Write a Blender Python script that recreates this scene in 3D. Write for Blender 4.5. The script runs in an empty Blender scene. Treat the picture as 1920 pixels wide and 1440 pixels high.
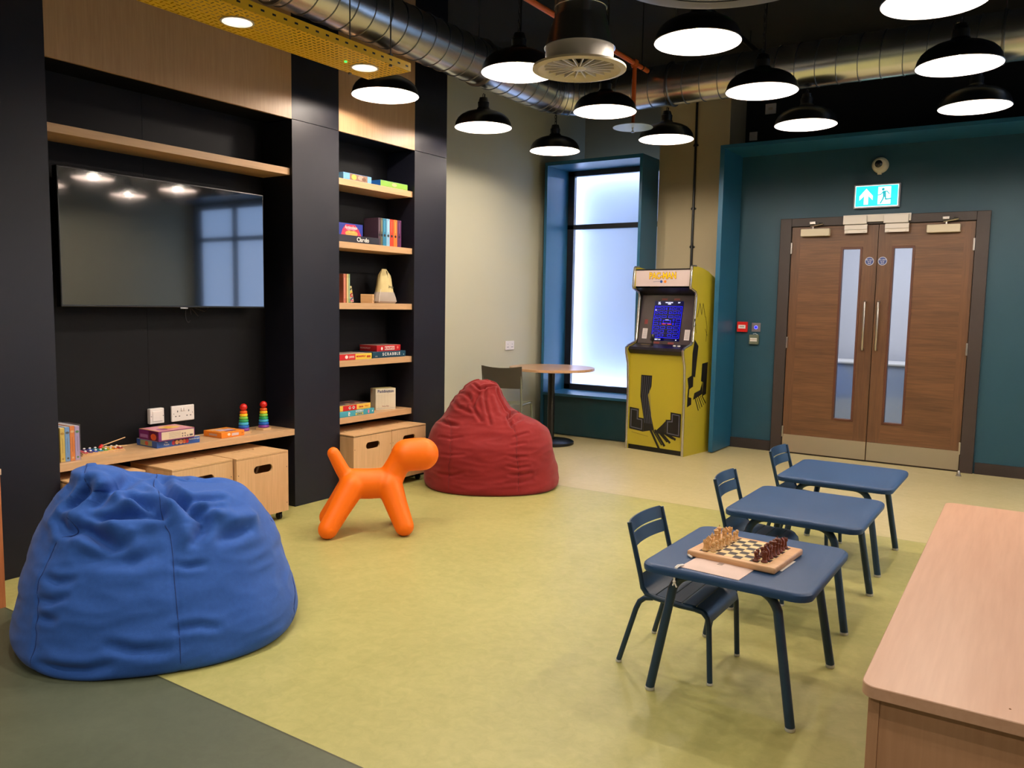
import bpy, bmesh, math, random
import numpy as np
from mathutils import Vector, Matrix, Quaternion
random.seed(7)
PI = math.pi
SC = bpy.context.scene
COL = SC.collection

# ------------------------------------------------------------------ camera
cam_data = bpy.data.cameras.new('camera')
cam_data.sensor_fit = 'HORIZONTAL'
cam_data.sensor_width = 36.0
cam_data.lens = 1520.0 / 1920.0 * 36.0
cam_data.clip_start = 0.05
cam = bpy.data.objects.new('camera', cam_data)
COL.objects.link(cam)
YAW, PITCH, ROLL = math.radians(33.52), math.radians(5.588), math.radians(0.988)
cf = Vector((-math.sin(YAW) * math.cos(PITCH), math.cos(YAW) * math.cos(PITCH), -math.sin(PITCH)))
cr = Vector((math.cos(YAW), math.sin(YAW), 0))
cu = cr.cross(cf)
cr2 = cr * math.cos(ROLL) + cu * math.sin(ROLL)
cu2 = -cr * math.sin(ROLL) + cu * math.cos(ROLL)
mw = Matrix((cr2, cu2, -cf)).transposed().to_4x4()
mw.translation = Vector((0, 0, 1.32))
cam.matrix_world = mw
SC.camera = cam

# ------------------------------------------------------------------ world, exposure
SC.view_settings.view_transform = 'Standard'
SC.view_settings.look = 'None'
SC.view_settings.gamma = 1.0
SC.view_settings.use_curve_mapping = False
SC.view_settings.exposure = 0.42
world = bpy.data.worlds.new('world')
SC.world = world
world.use_nodes = True
world.node_tree.nodes['Background'].inputs[0].default_value = (0.75, 0.85, 1.0, 1)
world.node_tree.nodes['Background'].inputs[1].default_value = 0.3

WARM = (1.0, 0.89, 0.76)
PEND_W = 18.0

def spot(name, loc, power, size=2.4, blend=0.6, color=WARM, radius=0.05, parent=None, aim=None):
    d = bpy.data.lights.new(name, 'SPOT')
    d.energy = power; d.color = color; d.shadow_soft_size = radius
    d.spot_size = size; d.spot_blend = blend
    o = bpy.data.objects.new(name, d); COL.objects.link(o)
    o.location = loc
    if aim is not None:
        o.rotation_euler = (Vector(aim) - Vector(loc)).to_track_quat('-Z', 'Y').to_euler()
    if parent: o.parent = parent
    return o

# unseen spots added for light, standing in for lamps behind and beside the camera
for (x, y, e) in ((-1.7, 1.0, 34), (-0.2, 0.9, 26), (1.2, 0.6, 44), (-0.4, -1.2, 50), (-2.4, -1.2, 50)):
    spot('unseen_spot', (x, y, 2.95), e, size=2.5, radius=0.03)

# ------------------------------------------------------------------ materials
MATS = {}
def srgb(r, g, b):
    f = lambda c: (c / 255 / 12.92) if c / 255 <= 0.04045 else ((c / 255 + 0.055) / 1.055) ** 2.4
    return (f(r), f(g), f(b), 1)

def mat(name, col, rough=0.5, metal=0.0, noise=0.0, nscale=8.0, bump=0.0, bscale=200.0, emit=None, estr=0.0,
        stretch=(1, 1, 1), spec=0.5, coat=0.0, sheen=0.0, col2=None, alpha=1.0):
    if name in MATS: return MATS[name]
    m = bpy.data.materials.new(name); MATS[name] = m
    m.use_nodes = True
    nt = m.node_tree; b = nt.nodes['Principled BSDF']
    c = srgb(*col) if max(col) > 1.0 else (*col, 1)
    b.inputs['Base Color'].default_value = c
    b.inputs['Roughness'].default_value = rough
    b.inputs['Metallic'].default_value = metal
    b.inputs['Specular IOR Level'].default_value = spec
    if coat: b.inputs['Coat Weight'].default_value = coat
    if sheen: b.inputs['Sheen Weight'].default_value = sheen
    if emit is not None:
        b.inputs['Emission Color'].default_value = srgb(*emit) if max(emit) > 1.0 else (*emit, 1)
        b.inputs['Emission Strength'].default_value = estr
    if noise or bump:
        tc = nt.nodes.new('ShaderNodeTexCoord'); mp = nt.nodes.new('ShaderNodeMapping')
        mp.inputs['Scale'].default_value = stretch
        nt.links.new(tc.outputs['Object'], mp.inputs['Vector'])
        if noise:
            n = nt.nodes.new('ShaderNodeTexNoise'); n.inputs['Scale'].default_value = nscale
            n.inputs['Detail'].default_value = 6
            nt.links.new(mp.outputs[0], n.inputs['Vector'])
            r = nt.nodes.new('ShaderNodeValToRGB')
            r.color_ramp.elements[0].position = 0.3; r.color_ramp.elements[1].position = 0.7
            if col2 is None:
                lo = tuple(v * (1 - noise) for v in c[:3]); hi = tuple(min(1, v * (1 + noise)) for v in c[:3])
            else:
                lo = c[:3]; hi = srgb(*col2)[:3]
            r.color_ramp.elements[0].color = (*lo, 1); r.color_ramp.elements[1].color = (*hi, 1)
            nt.links.new(n.outputs['Fac'], r.inputs[0]); nt.links.new(r.outputs[0], b.inputs['Base Color'])
        if bump:
            n2 = nt.nodes.new('ShaderNodeTexNoise'); n2.inputs['Scale'].default_value = bscale
            n2.inputs['Detail'].default_value = 3
            nt.links.new(mp.outputs[0], n2.inputs['Vector'])
            bp = nt.nodes.new('ShaderNodeBump'); bp.inputs['Strength'].default_value = bump
            bp.inputs['Distance'].default_value = 0.002
            nt.links.new(n2.outputs['Fac'], bp.inputs['Height']); nt.links.new(bp.outputs[0], b.inputs['Normal'])
    return m

def wood(name, c1, c2, axis='z', rough=0.45, scale=1.0, fine=0.5):
    """fine-grained timber, grain running along one object axis"""
    if name in MATS: return MATS[name]
    m = bpy.data.materials.new(name); MATS[name] = m
    m.use_nodes = True; nt = m.node_tree; b = nt.nodes['Principled BSDF']
    tc = nt.nodes.new('ShaderNodeTexCoord'); mp = nt.nodes.new('ShaderNodeMapping')
    s = [14 * scale] * 3; s['xyz'.index(axis)] = 0.9 * scale
    mp.inputs['Scale'].default_value = s
    nt.links.new(tc.outputs['Object'], mp.inputs['Vector'])
    n = nt.nodes.new('ShaderNodeTexNoise'); n.inputs['Scale'].default_value = 1.0; n.inputs['Detail'].default_value = 4
    n.inputs['Distortion'].default_value = 0.6
    nt.links.new(mp.outputs[0], n.inputs['Vector'])
    n2 = nt.nodes.new('ShaderNodeTexNoise'); n2.inputs['Scale'].default_value = 7.0; n2.inputs['Detail'].default_value = 5
    nt.links.new(mp.outputs[0], n2.inputs['Vector'])
    mx = nt.nodes.new('ShaderNodeMath'); mx.operation = 'MULTIPLY_ADD'; mx.inputs[1].default_value = fine
    nt.links.new(n2.outputs['Fac'], mx.inputs[0])
    ml = nt.nodes.new('ShaderNodeMath'); ml.operation = 'MULTIPLY'; ml.inputs[1].default_value = 1 - fine
    nt.links.new(n.outputs['Fac'], ml.inputs[0]); nt.links.new(ml.outputs[0], mx.inputs[2])
    r = nt.nodes.new('ShaderNodeValToRGB')
    r.color_ramp.elements[0].position = 0.36; r.color_ramp.elements[1].position = 0.62
    r.color_ramp.elements[0].color = srgb(*c2); r.color_ramp.elements[1].color = srgb(*c1)
    nt.links.new(mx.outputs[0], r.inputs[0]); nt.links.new(r.outputs[0], b.inputs['Base Color'])
    b.inputs['Roughness'].default_value = rough
    bp = nt.nodes.new('ShaderNodeBump'); bp.inputs['Strength'].default_value = 0.06; bp.inputs['Distance'].default_value = 0.002
    nt.links.new(mx.outputs[0], bp.inputs['Height']); nt.links.new(bp.outputs[0], b.inputs['Normal'])
    return m

def glass(name, col=(1, 1, 1), rough=0.0, mix=0.88):
    if name in MATS: return MATS[name]
    m = bpy.data.materials.new(name); MATS[name] = m; m.use_nodes = True
    nt = m.node_tree; nt.nodes.clear()
    o = nt.nodes.new('ShaderNodeOutputMaterial'); t = nt.nodes.new('ShaderNodeBsdfTransparent')
    t.inputs[0].default_value = (*col, 1)
    g = nt.nodes.new('ShaderNodeBsdfGlossy'); g.inputs['Roughness'].default_value = rough
    x = nt.nodes.new('ShaderNodeMixShader'); x.inputs[0].default_value = 1 - mix
    nt.links.new(t.outputs[0], x.inputs[1]); nt.links.new(g.outputs[0], x.inputs[2]); nt.links.new(x.outputs[0], o.inputs[0])
    return m

M_NAVY = mat('navy_laminate', (21, 22, 32), 0.42, spec=0.35, bump=0.15, bscale=400)
M_NAVYIN = mat('shaded_niche_board', (8, 8, 11), 0.6, spec=0.2, bump=0.15, bscale=400)  # navy taken near black, shade of the shelves put into the colour
M_OAKV = wood('oak_veneer_vertical', (196, 158, 118), (184, 146, 106), 'z', fine=0.6)
M_OAKH = wood('oak_shelf', (206, 166, 122), (194, 154, 110), 'y', fine=0.6)
M_BEECHH = wood('desk_top_wood', (216, 170, 138), (206, 158, 126), 'y', scale=0.7, fine=0.55, rough=0.38)
M_BEECHV = wood('desk_side_wood', (200, 150, 112), (190, 140, 102), 'z', fine=0.6)
M_PLY = wood('plywood', (222, 180, 130), (204, 162, 112), 'x', fine=0.5)
M_PLYV = wood('plywood_front', (222, 180, 132), (206, 164, 116), 'z', fine=0.5)
M_PLYEDGE = mat('ply_edge', (214, 176, 132), 0.5)
M_WALNUT = wood('walnut_across', (109, 75, 47), (80, 54, 33), 'x', scale=0.9, fine=0.45, rough=0.4)
M_WALNUTV = wood('walnut_upright', (102, 70, 44), (78, 52, 33), 'z', scale=0.9, fine=0.45, rough=0.4)
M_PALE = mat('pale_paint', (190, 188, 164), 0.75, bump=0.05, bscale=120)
M_PALE_SHADED = mat('pale_paint_shaded', (174, 160, 126), 0.75, bump=0.05, bscale=120)  # same pale paint, browner: lack of light put into the colour
M_TEAL = mat('teal_paint', (18, 64, 80), 0.5, bump=0.1, bscale=300)
M_TEALB = mat('teal_blue_paint', (26, 86, 116), 0.38)
M_TEALD = mat('teal_dark_board', (12, 56, 66), 0.4)
M_BLACKW = mat('black_paint', (9, 12, 16), 0.8)
M_BLACKC = mat('black_ceiling', (8, 8, 10), 0.9)
M_BLACK = mat('black_metal', (12, 12, 13), 0.35)
M_FRAME = mat('window_frame_metal', (22, 24, 32), 0.4)
M_DFRAME = mat('door_frame_paint', (50, 40, 36), 0.5)
M_WHITE = mat('white_plastic', (228, 222, 216), 0.35)
M_WHITEM = mat('white_metal', (222, 214, 204), 0.4)
M_STEEL = mat('brushed_steel', (196, 190, 184), 0.28, metal=1.0)
M_CHROME = mat('chrome', (225, 225, 225), 0.12, metal=1.0)
M_DUCT = mat('galvanised_steel', (206, 208, 208), 0.27, metal=1.0, bump=0.05, bscale=14)
M_GALV = mat('galvanised_rod', (140, 140, 140), 0.35, metal=1.0)
M_CREAM = mat('cream_metal', (208, 196, 170), 0.45)
M_ORANGEP = mat('orange_pipe_paint', (196, 92, 30), 0.45)
M_BLUEM = mat('blue_powder_coat', (34, 66, 104), 0.5, spec=0.3, bump=0.12, bscale=500)
M_BLUEC = mat('blue_powder_coat_dark', (16, 50, 76), 0.42, bump=0.12, bscale=500)
M_CLEAR = mat('clear_plastic_foot', (190, 190, 185), 0.15)
M_DOG = mat('orange_plastic', (255, 116, 0), 0.5, spec=0.4)
M_SHADEIN = mat('shade_inside_white', (240, 226, 222), 0.6)
M_BULB = mat('bulb_glow', (255, 240, 225), 0.4, emit=(255, 232, 214), estr=14)
M_SCREEN = mat('tv_screen_glass', (6, 6, 7), 0.06, spec=1.0, coat=1.0)
M_BEZEL = mat('tv_bezel', (8, 8, 8), 0.35)
M_RED = mat('red_gloss', (206, 32, 24), 0.3)
M_YELLOWC = mat('arcade_yellow', (176, 162, 44), 0.35)
M_TMOLD = mat('t_molding', (196, 190, 180), 0.22, metal=0.9)
M_INK = mat('black_print', (16, 14, 14), 0.4)
M_GREYINK = mat('grey_print', (92, 94, 110), 0.4)
M_RUBBER = mat('black_rubber', (14, 14, 14), 0.6)

# ------------------------------------------------------------------ object helpers
def link(o, parent=None):
    COL.objects.link(o)
    if parent is not None: o.parent = parent
    return o

def tag(o, label=None, cat=None, group=None, kind=None):
    if label: o['label'] = label
    if cat: o['category'] = cat
    if group: o['group'] = group
    if kind: o['kind'] = kind
    return o

def thing(name, label, cat, loc=(0, 0, 0), rotz=0.0, group=None, kind=None):
    o = bpy.data.objects.new(name, None); o.empty_display_size = 0.1
    COL.objects.link(o); o.location = loc; o.rotation_euler = (0, 0, rotz)
    return tag(o, label, cat, group, kind)

def copy_tree(o, parent=None):
    c = o.copy(); COL.objects.link(c); c.parent = parent
    for ch in list(o.children): copy_tree(ch, c)
    return c

class MB:
    def __init__(s): s.bm = bmesh.new(); s.mi = 0
    def _fin(s, faces):
        for f in faces: f.material_index = s.mi
    def box(s, lo, hi, bev=0.0, seg=2, rot=None, piv=None):
        lo = Vector(lo); hi = Vector(hi)
        r = bmesh.ops.create_cube(s.bm, size=1.0); vs = r['verts']
        c = (lo + hi) / 2; d = hi - lo
        for v in vs: v.co = Vector((v.co.x * d.x, v.co.y * d.y, v.co.z * d.z)) + c
        if bev > 0:
            es = list({e for v in vs for e in v.link_edges})
            b = bmesh.ops.bevel(s.bm, geom=es, offset=min(bev, min(d) * 0.49), segments=seg, affect='EDGES', profile=0.5)
            vs = list({v for f in b['faces'] for v in f.verts} | {v for v in vs if v.is_valid})
        if rot is not None:
            p = Vector(piv) if piv else c
            for v in vs: v.co = rot @ (v.co - p) + p
        s._fin({f for v in vs for f in v.link_faces})
        return s
    def ring(s, c, x, y, r, n, ph=0):
        return [s.bm.verts.new(Vector(c) + x * (r * math.cos(2 * PI * i / n + ph)) + y * (r * math.sin(2 * PI * i / n + ph))) for i in range(n)]
    def loft(s, rings, cap0=True, cap1=True):
        fs = []
        n = len(rings[0])
        for a, b in zip(rings[:-1], rings[1:]):
            for i in range(n):
                fs.append(s.bm.faces.new((a[i], a[(i + 1) % n], b[(i + 1) % n], b[i])))
        if cap0: fs.append(s.bm.faces.new(rings[0][::-1]))
        if cap1: fs.append(s.bm.faces.new(rings[-1]))
        s._fin(fs); return s
    def tube(s, pts, r, n=12, cap=True, rx=None):
        pts = [Vector(p) for p in pts]
        rs = r if isinstance(r, (list, tuple)) else [r] * len(pts)
        t = (pts[1] - pts[0]).normalized()
        up = Vector((0, 0, 1)) if abs(t.z) < 0.9 else Vector((1, 0, 0))
        x = t.cross(up).normalized(); rings = []
        for i, p in enumerate(pts):
            if i == 0: tt = (pts[1] - pts[0]).normalized()
            elif i == len(pts) - 1: tt = (pts[-1] - pts[-2]).normalized()
            else: tt = ((pts[i + 1] - p).normalized() + (p - pts[i - 1]).normalized()).normalized()
            x = (x - tt * x.dot(tt)).normalized(); y = tt.cross(x)
            rings.append(s.ring(p, x, y, rs[i], n))
        return s.loft(rings, cap, cap)
    def lathe(s, prof, c=(0, 0, 0), n=32, axis='z', cap0=True, cap1=True):
        c = Vector(c)
        A = {'z': (Vector((1, 0, 0)), Vector((0, 1, 0)), Vector((0, 0, 1))),
             'y': (Vector((1, 0, 0)), Vector((0, 0, -1)), Vector((0, 1, 0))),
             'x': (Vector((0, 1, 0)), Vector((0, 0, 1)), Vector((1, 0, 0)))}[axis]
        rings = [s.ring(c + A[2] * z, A[0], A[1], max(r, 1e-4), n) for r, z in prof]
        return s.loft(rings, cap0, cap1)
    def prism(s, poly, a0, a1, axis='x'):
        """poly in the plane across the axis: x->(y,z)  y->(x,z)  z->(x,y)"""
        def P(p, a):
            if axis == 'x': return Vector((a, p[0], p[1]))
            if axis == 'y': return Vector((p[0], a, p[1]))
            return Vector((p[0], p[1], a))
        r0 = [s.bm.verts.new(P(p, a0)) for p in poly]; r1 = [s.bm.verts.new(P(p, a1)) for p in poly]
        return s.loft([r0, r1])
    def sphere(s, c, r, n=20, sc=(1, 1, 1)):
        rr = bmesh.ops.create_uvsphere(s.bm, u_segments=n, v_segments=max(8, n // 2), radius=r)
        for v in rr['verts']: v.co = Vector((v.co.x * sc[0], v.co.y * sc[1], v.co.z * sc[2])) + Vector(c)
        s._fin({f for v in rr['verts'] for f in v.link_faces}); return s
    def grid(s, pts):
        """pts[i][j] rows of points -> quad sheet"""
        V = [[s.bm.verts.new(Vector(p)) for p in row] for row in pts]
        fs = []
        for i in range(len(V) - 1):
            for j in range(len(V[0]) - 1):
                fs.append(s.bm.faces.new((V[i][j], V[i + 1][j], V[i + 1][j + 1], V[i][j + 1])))
        s._fin(fs); return s
    def xf(s, m):
        bmesh.ops.transform(s.bm, matrix=m, verts=s.bm.verts); return s
    def mesh(s, name, mats, smooth=True, angle=35):
        bmesh.ops.recalc_face_normals(s.bm, faces=s.bm.faces)
        me = bpy.data.meshes.new(name)
        if smooth:
            for f in s.bm.faces: f.smooth = True
            for e in s.bm.edges:
                if len(e.link_faces) == 2 and e.calc_face_angle(0) > math.radians(angle): e.smooth = False
        s.bm.to_mesh(me); s.bm.free()
        for m in (mats if isinstance(mats, (list, tuple)) else [mats]): me.materials.append(m)
        return me
    def build(s, name, mats, parent=None, smooth=True, angle=35, loc=None, rot=None):
        o = bpy.data.objects.new(name, s.mesh(name, mats, smooth, angle))
        link(o, parent)
        if loc is not None: o.location = loc
        if rot is not None: o.rotation_euler = rot
        return o

def struct(name, mb, m, parent=None, smooth=False):
    o = mb.build(name, m, parent, smooth)
    if parent is None: o['kind'] = 'structure'
    return o

def text(s, size, m, parent, loc, rot, name='lettering', bold=0.0, align='CENTER', sx=1.0, ext=0.0004, shear=0.0):
    cv = bpy.data.curves.new('txt', 'FONT'); cv.body = s; cv.size = size
    cv.align_x = align; cv.align_y = 'CENTER'; cv.extrude = ext; cv.offset = bold; cv.shear = shear
    tmp = bpy.data.objects.new('txt', cv); COL.objects.link(tmp)
    dg = bpy.context.evaluated_depsgraph_get(); dg.update()
    me = bpy.data.meshes.new_from_object(tmp.evaluated_get(dg))
    COL.objects.unlink(tmp); bpy.data.objects.remove(tmp)
    me.name = name; me.materials.clear(); me.materials.append(m)
    o = bpy.data.objects.new(name, me); link(o, parent); o.location = loc; o.rotation_euler = rot
    o.scale = (sx, 1, 1)
    return o
# text facing +x (read from the room): local x -> +y, local y -> +z
RX = (PI / 2, 0, PI / 2)
# text facing -y : local x -> +x, local y -> +z
RY = (PI / 2, 0, 0)

def arc(c, r, a0, a1, n, f):
    return [f(c[0] + r * math.cos(a0 + (a1 - a0) * i / n), c[1] + r * math.sin(a0 + (a1 - a0) * i / n)) for i in range(n + 1)]

def rounded(x0, y0, x1, y1, r, n=6):
    p = []
    for (cx, cy, a) in ((x1 - r, y1 - r, 0), (x0 + r, y1 - r, PI / 2), (x0 + r, y0 + r, PI), (x1 - r, y0 + r, 1.5 * PI)):
        for i in range(n + 1):
            t = a + PI / 2 * i / n; p.append((cx + r * math.cos(t), cy + r * math.sin(t)))
    return p
# ------------------------------------------------------------------ the room
ZC = 3.62
FY = 7.6          # far wall plane
def floor_mat():
    m = bpy.data.materials.new('linoleum'); m.use_nodes = True; nt = m.node_tree; b = nt.nodes['Principled BSDF']
    L = nt.links.new
    tc = nt.nodes.new('ShaderNodeTexCoord'); sp = nt.nodes.new('ShaderNodeSeparateXYZ'); L(tc.outputs['Object'], sp.inputs[0])
    def noise(scale, det=6, rough=0.6, dist=0.0):
        n = nt.nodes.new('ShaderNodeTexNoise'); n.inputs['Scale'].default_value = scale; n.inputs['Detail'].default_value = det
        n.inputs['Roughness'].default_value = rough; n.inputs['Distortion'].default_value = dist
        L(tc.outputs['Object'], n.inputs['Vector']); return n
    n1 = noise(1.6, 8, 0.7, 1.2); n2 = noise(22, 6, 0.65, 0.8)
    ad = nt.nodes.new('ShaderNodeMath'); ad.operation = 'ADD'; L(n1.outputs['Fac'], ad.inputs[0]); L(n2.outputs['Fac'], ad.inputs[1])
    hf = nt.nodes.new('ShaderNodeMath'); hf.operation = 'MULTIPLY'; hf.inputs[1].default_value = 0.5; L(ad.outputs[0], hf.inputs[0])
    def ramp(a, c):
        r = nt.nodes.new('ShaderNodeValToRGB'); r.color_ramp.elements[0].position = 0.38; r.color_ramp.elements[1].position = 0.62
        r.color_ramp.elements[0].color = srgb(*a); r.color_ramp.elements[1].color = srgb(*c); L(hf.outputs[0], r.inputs[0]); return r
    lime = ramp((163, 159, 94), (180, 174, 108))
    dark = ramp((80, 86, 66), (90, 96, 76))
    beige = ramp((184, 172, 122), (196, 183, 136))
    def gt(sock, v):
        g = nt.nodes.new('ShaderNodeMath'); g.operation = 'GREATER_THAN'; g.inputs[1].default_value = v; L(sock, g.inputs[0]); return g
    def mix(f, a, c):
        x = nt.nodes.new('ShaderNodeMix'); x.data_type = 'RGBA'; L(f, x.inputs[0]); L(a, x.inputs[6]); L(c, x.inputs[7]); return x
    far = gt(sp.outputs[1], 5.1); near = gt(sp.outputs[1], 1.6)
    a = mix(far.outputs[0], lime.outputs[0], beige.outputs[0])
    c = mix(near.outputs[0], dark.outputs[0], a.outputs[2])
    # welded seams
    last = c.outputs[2]
    for yy, col in ((1.6, (70, 72, 50)), (5.1, (150, 142, 92))):
        d = nt.nodes.new('ShaderNodeMath'); d.operation = 'COMPARE'; d.inputs[1].default_value = yy; d.inputs[2].default_value = 0.0035
        L(sp.outputs[1], d.inputs[0]); x = nt.nodes.new('ShaderNodeMix'); x.data_type = 'RGBA'
        L(d.outputs[0], x.inputs[0]); L(last, x.inputs[6]); x.inputs[7].default_value = srgb(*col); last = x.outputs[2]
    L(last, b.inputs['Base Color'])
    b.inputs['Roughness'].default_value = 0.42
    b.inputs['Specular IOR Level'].default_value = 0.4
    bp = nt.nodes.new('ShaderNodeBump'); bp.inputs['Strength'].default_value = 0.12; bp.inputs['Distance'].default_value = 0.001
    n3 = noise(140, 2); L(n3.outputs['Fac'], bp.inputs['Height']); L(bp.outputs[0], b.inputs['Normal'])
    return m
struct('floor', MB().box((-4.6, -2.6, -0.05), (2.7, 8.2, 0)), floor_mat())
struct('ceiling', MB().box((-4.6, -2.6, ZC), (2.7, 8.2, ZC + 0.1)), M_BLACKC)
struct('wall_left', MB().box((-4.6, 5.04, 0), (-4.45, 8.2, ZC)), M_PALE)
struct('wall_left_rear', MB().box((-4.6, -2.6, 0), (-4.45, 5.04, ZC)), M_BLACKW)
struct('wall_right', MB().box((2.6, -2.6, 0), (2.7, 8.2, ZC)), M_PALE)
struct('wall_back', MB().box((-4.6, -2.7, 0), (2.7, -2.6, ZC)), M_PALE)
struct('wall_far_upper_left', MB().box((-4.45, 8.1, 0), (-2.55, 8.2, ZC)), M_PALE_SHADED)
struct('wall_far_pier', MB().box((-3.29, 7.5, 0), (-2.6, 8.1, ZC)), M_PALE_SHADED)
struct('wall_far_upper', MB().box((-2.6, 7.95, 2.74), (2.6, 8.05, ZC)), M_BLACKW)
# door wall with the opening
w = MB()
OX0, OX1, OZ = -2.06, -0.51, 2.095
w.box((-2.6, FY, 0), (OX0, FY + 0.12, 2.74)); w.box((OX1, FY, 0), (0.75, FY + 0.12, 2.74)); w.box((OX0, FY, OZ), (OX1, FY + 0.12, 2.74))
w.box((2.45, FY, 0), (2.6, FY + 0.12, 2.74)); w.box((0.75, FY, 0), (2.45, FY + 0.12, 0.45)); w.box((0.75, FY, 2.68), (2.45, FY + 0.12, 2.74))
struct('wall_far', w, M_TEAL)
# teal portal projecting from the door wall
p = MB().box((-2.54, 7.1, 0.012), (-2.5, FY, 2.72)); p.box((-2.54, 7.1, 2.72), (2.6, FY, 2.75))
p.box((-2.5, 7.28, 2.75), (2.6, 7.95, 2.785))
struct('trim_1', p, M_TEALB)
b = MB().box((-2.5, 7.585, 0), (OX0 - 0.06, FY, 0.095)); b.box((OX1 + 0.06, 7.585, 0), (0.75, FY, 0.095)); b.box((0.75, 7.585, 0), (2.6, FY, 0.095))
struct('baseboard_far', b, mat('baseboard_dark', (40, 32, 30), 0.5))

# window_1 : frosted light-box window in a projecting teal surround
W1 = thing('window_1', None, None, (-3.85, 7.12, 0), kind='structure')
def L1(mb): return mb.xf(Matrix.Translation((3.85, -7.12, 0)))
s = MB().box((-4.36, 7.12, 0), (-4.33, 7.72, 2.75)); s.box((-3.32, 7.12, 0), (-3.292, 7.498, 2.75))
s.box((-4.33, 7.12, 2.715), (-3.32, 7.72, 2.75)); s.box((-4.33, 7.10, 0.405), (-3.32, 7.62, 0.43))
L1(s).build('window_surround', M_TEALB, W1, False)
s = MB().box((-4.33, 7.135, 0.012), (-3.32, 7.16, 0.405))
L1(s).build('apron_panel', M_TEALD, W1, False)
f = MB()
FX0, FX1 = -4.33, -3.30
y0, y1 = 7.545, 7.60
f.box((FX0, y0, 0.43), (FX0 + 0.075, y1, 2.715), 0.004); f.box((FX1 - 0.01, y0, 0.43), (FX1 + 0.05, y1, 2.715), 0.004)
f.box((FX0, y0, 0.43), (FX1 + 0.05, y1, 0.492), 0.004); f.box((FX0, y0, 2.66), (FX1 + 0.05, y1, 2.715), 0.004)
f.box((FX0, y0, 2.115), (FX1 + 0.05, y1, 2.165), 0.004)
L1(f).build('window_frame', M_FRAME, W1, False)
pane = bpy.data.materials.new('frosted_pane'); pane.use_nodes = True
nt = pane.node_tree; nt.nodes.clear(); oo = nt.nodes.new('ShaderNodeOutputMaterial')
tr = nt.nodes.new('ShaderNodeBsdfTranslucent'); tr.inputs[0].default_value = (0.88, 0.9, 0.94, 1)
df = nt.nodes.new('ShaderNodeBsdfDiffuse'); df.inputs[0].default_value = (0.7, 0.75, 0.8, 1)
mx = nt.nodes.new('ShaderNodeMixShader'); mx.inputs[0].default_value = 0.15
nt.links.new(tr.outputs[0], mx.inputs[1]); nt.links.new(df.outputs[0], mx.inputs[2]); nt.links.new(mx.outputs[0], oo.inputs[0])
for (a, c) in ((0.49, 2.118), (2.162, 2.665)):
    L1(MB().box((-4.26, 7.59, a), (-3.26, 7.596, c))).build('window_pane', pane, W1, False)
def led(name, w_, h_, loc, rot, power, col=(0.80, 0.88, 1.0), parent=None):
    d = bpy.data.lights.new(name, 'AREA'); d.shape = 'RECTANGLE'; d.size = w_; d.size_y = h_; d.energy = power; d.color = col
    o = bpy.data.objects.new(name, d); COL.objects.link(o); o.location = loc; o.rotation_euler = rot
    if parent: o.parent = parent
    return o
M_LED = mat('led_strip', (255, 255, 255), 0.5, emit=(205, 222, 255), estr=38)
M_LBOX = mat('daylight_panel', (180, 190, 210), 0.6, emit=(150, 182, 232), estr=0.75)
led_mb = MB().box((-4.29, 7.635, 0.45), (-4.275, 7.65, 2.70)); led_mb.box((-4.27, 7.635, 0.44), (-3.24, 7.65, 0.452)); led_mb.box((-4.27, 7.635, 2.695), (-3.24, 7.65, 2.70))
L1(led_mb).build('led_strip', M_LED, W1, False)
L1(MB().box((-4.33, 7.72, 0.40), (-3.22, 7.74, 2.75))).build('light_panel', M_LBOX, W1, False)
L1(MB().box((-4.345, 7.60, 0.40), (-4.33, 7.74, 2.75)).box((-4.33, 7.60, 2.71), (-3.22, 7.74, 2.75)).box((-4.33, 7.60, 0.39), (-3.22, 7.74, 0.425))).build('light_box_reveal', M_WHITE, W1, False)

# window_2 : same sort of frosted window right of the frame, mirrored in the television
W2 = thing('window_2', None, None, (1.6, 7.6, 0), kind='structure')
f = MB()
for x in (0.75, 1.57, 2.38): f.box((x, 7.56, 0.45), (x + 0.07, 7.62, 2.68))
for z in (0.45, 2.16, 2.62): f.box((0.75, 7.56, z), (2.45, 7.62, z + 0.06))
f.xf(Matrix.Translation((-1.6, -7.6, 0))).build('window_frame', M_FRAME, W2, False)
for (a, c) in ((0.82, 1.57), (1.64, 2.38)):
    for (z0, z1) in ((0.51, 2.16), (2.22, 2.62)):
        MB().box((a, 7.60, z0), (c, 7.606, z1)).xf(Matrix.Translation((-1.6, -7.6, 0))).build('window_pane', mat('frosted_window_two', (180, 190, 210), 0.6, emit=(150, 182, 232), estr=3.0), W2, False)
# unseen glowing pane added to the right-hand wall for blue daylight fill
W3 = thing('fill_window', None, None, (2.6, 4.6, 0), kind='structure')
MB().box((-0.02, -0.9, 0.8), (0.0, 0.9, 2.5)).build('window_pane', mat('fill_window_glow', (180, 190, 210), 0.6, emit=(150, 182, 232), estr=0.8), W3, False)

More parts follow.
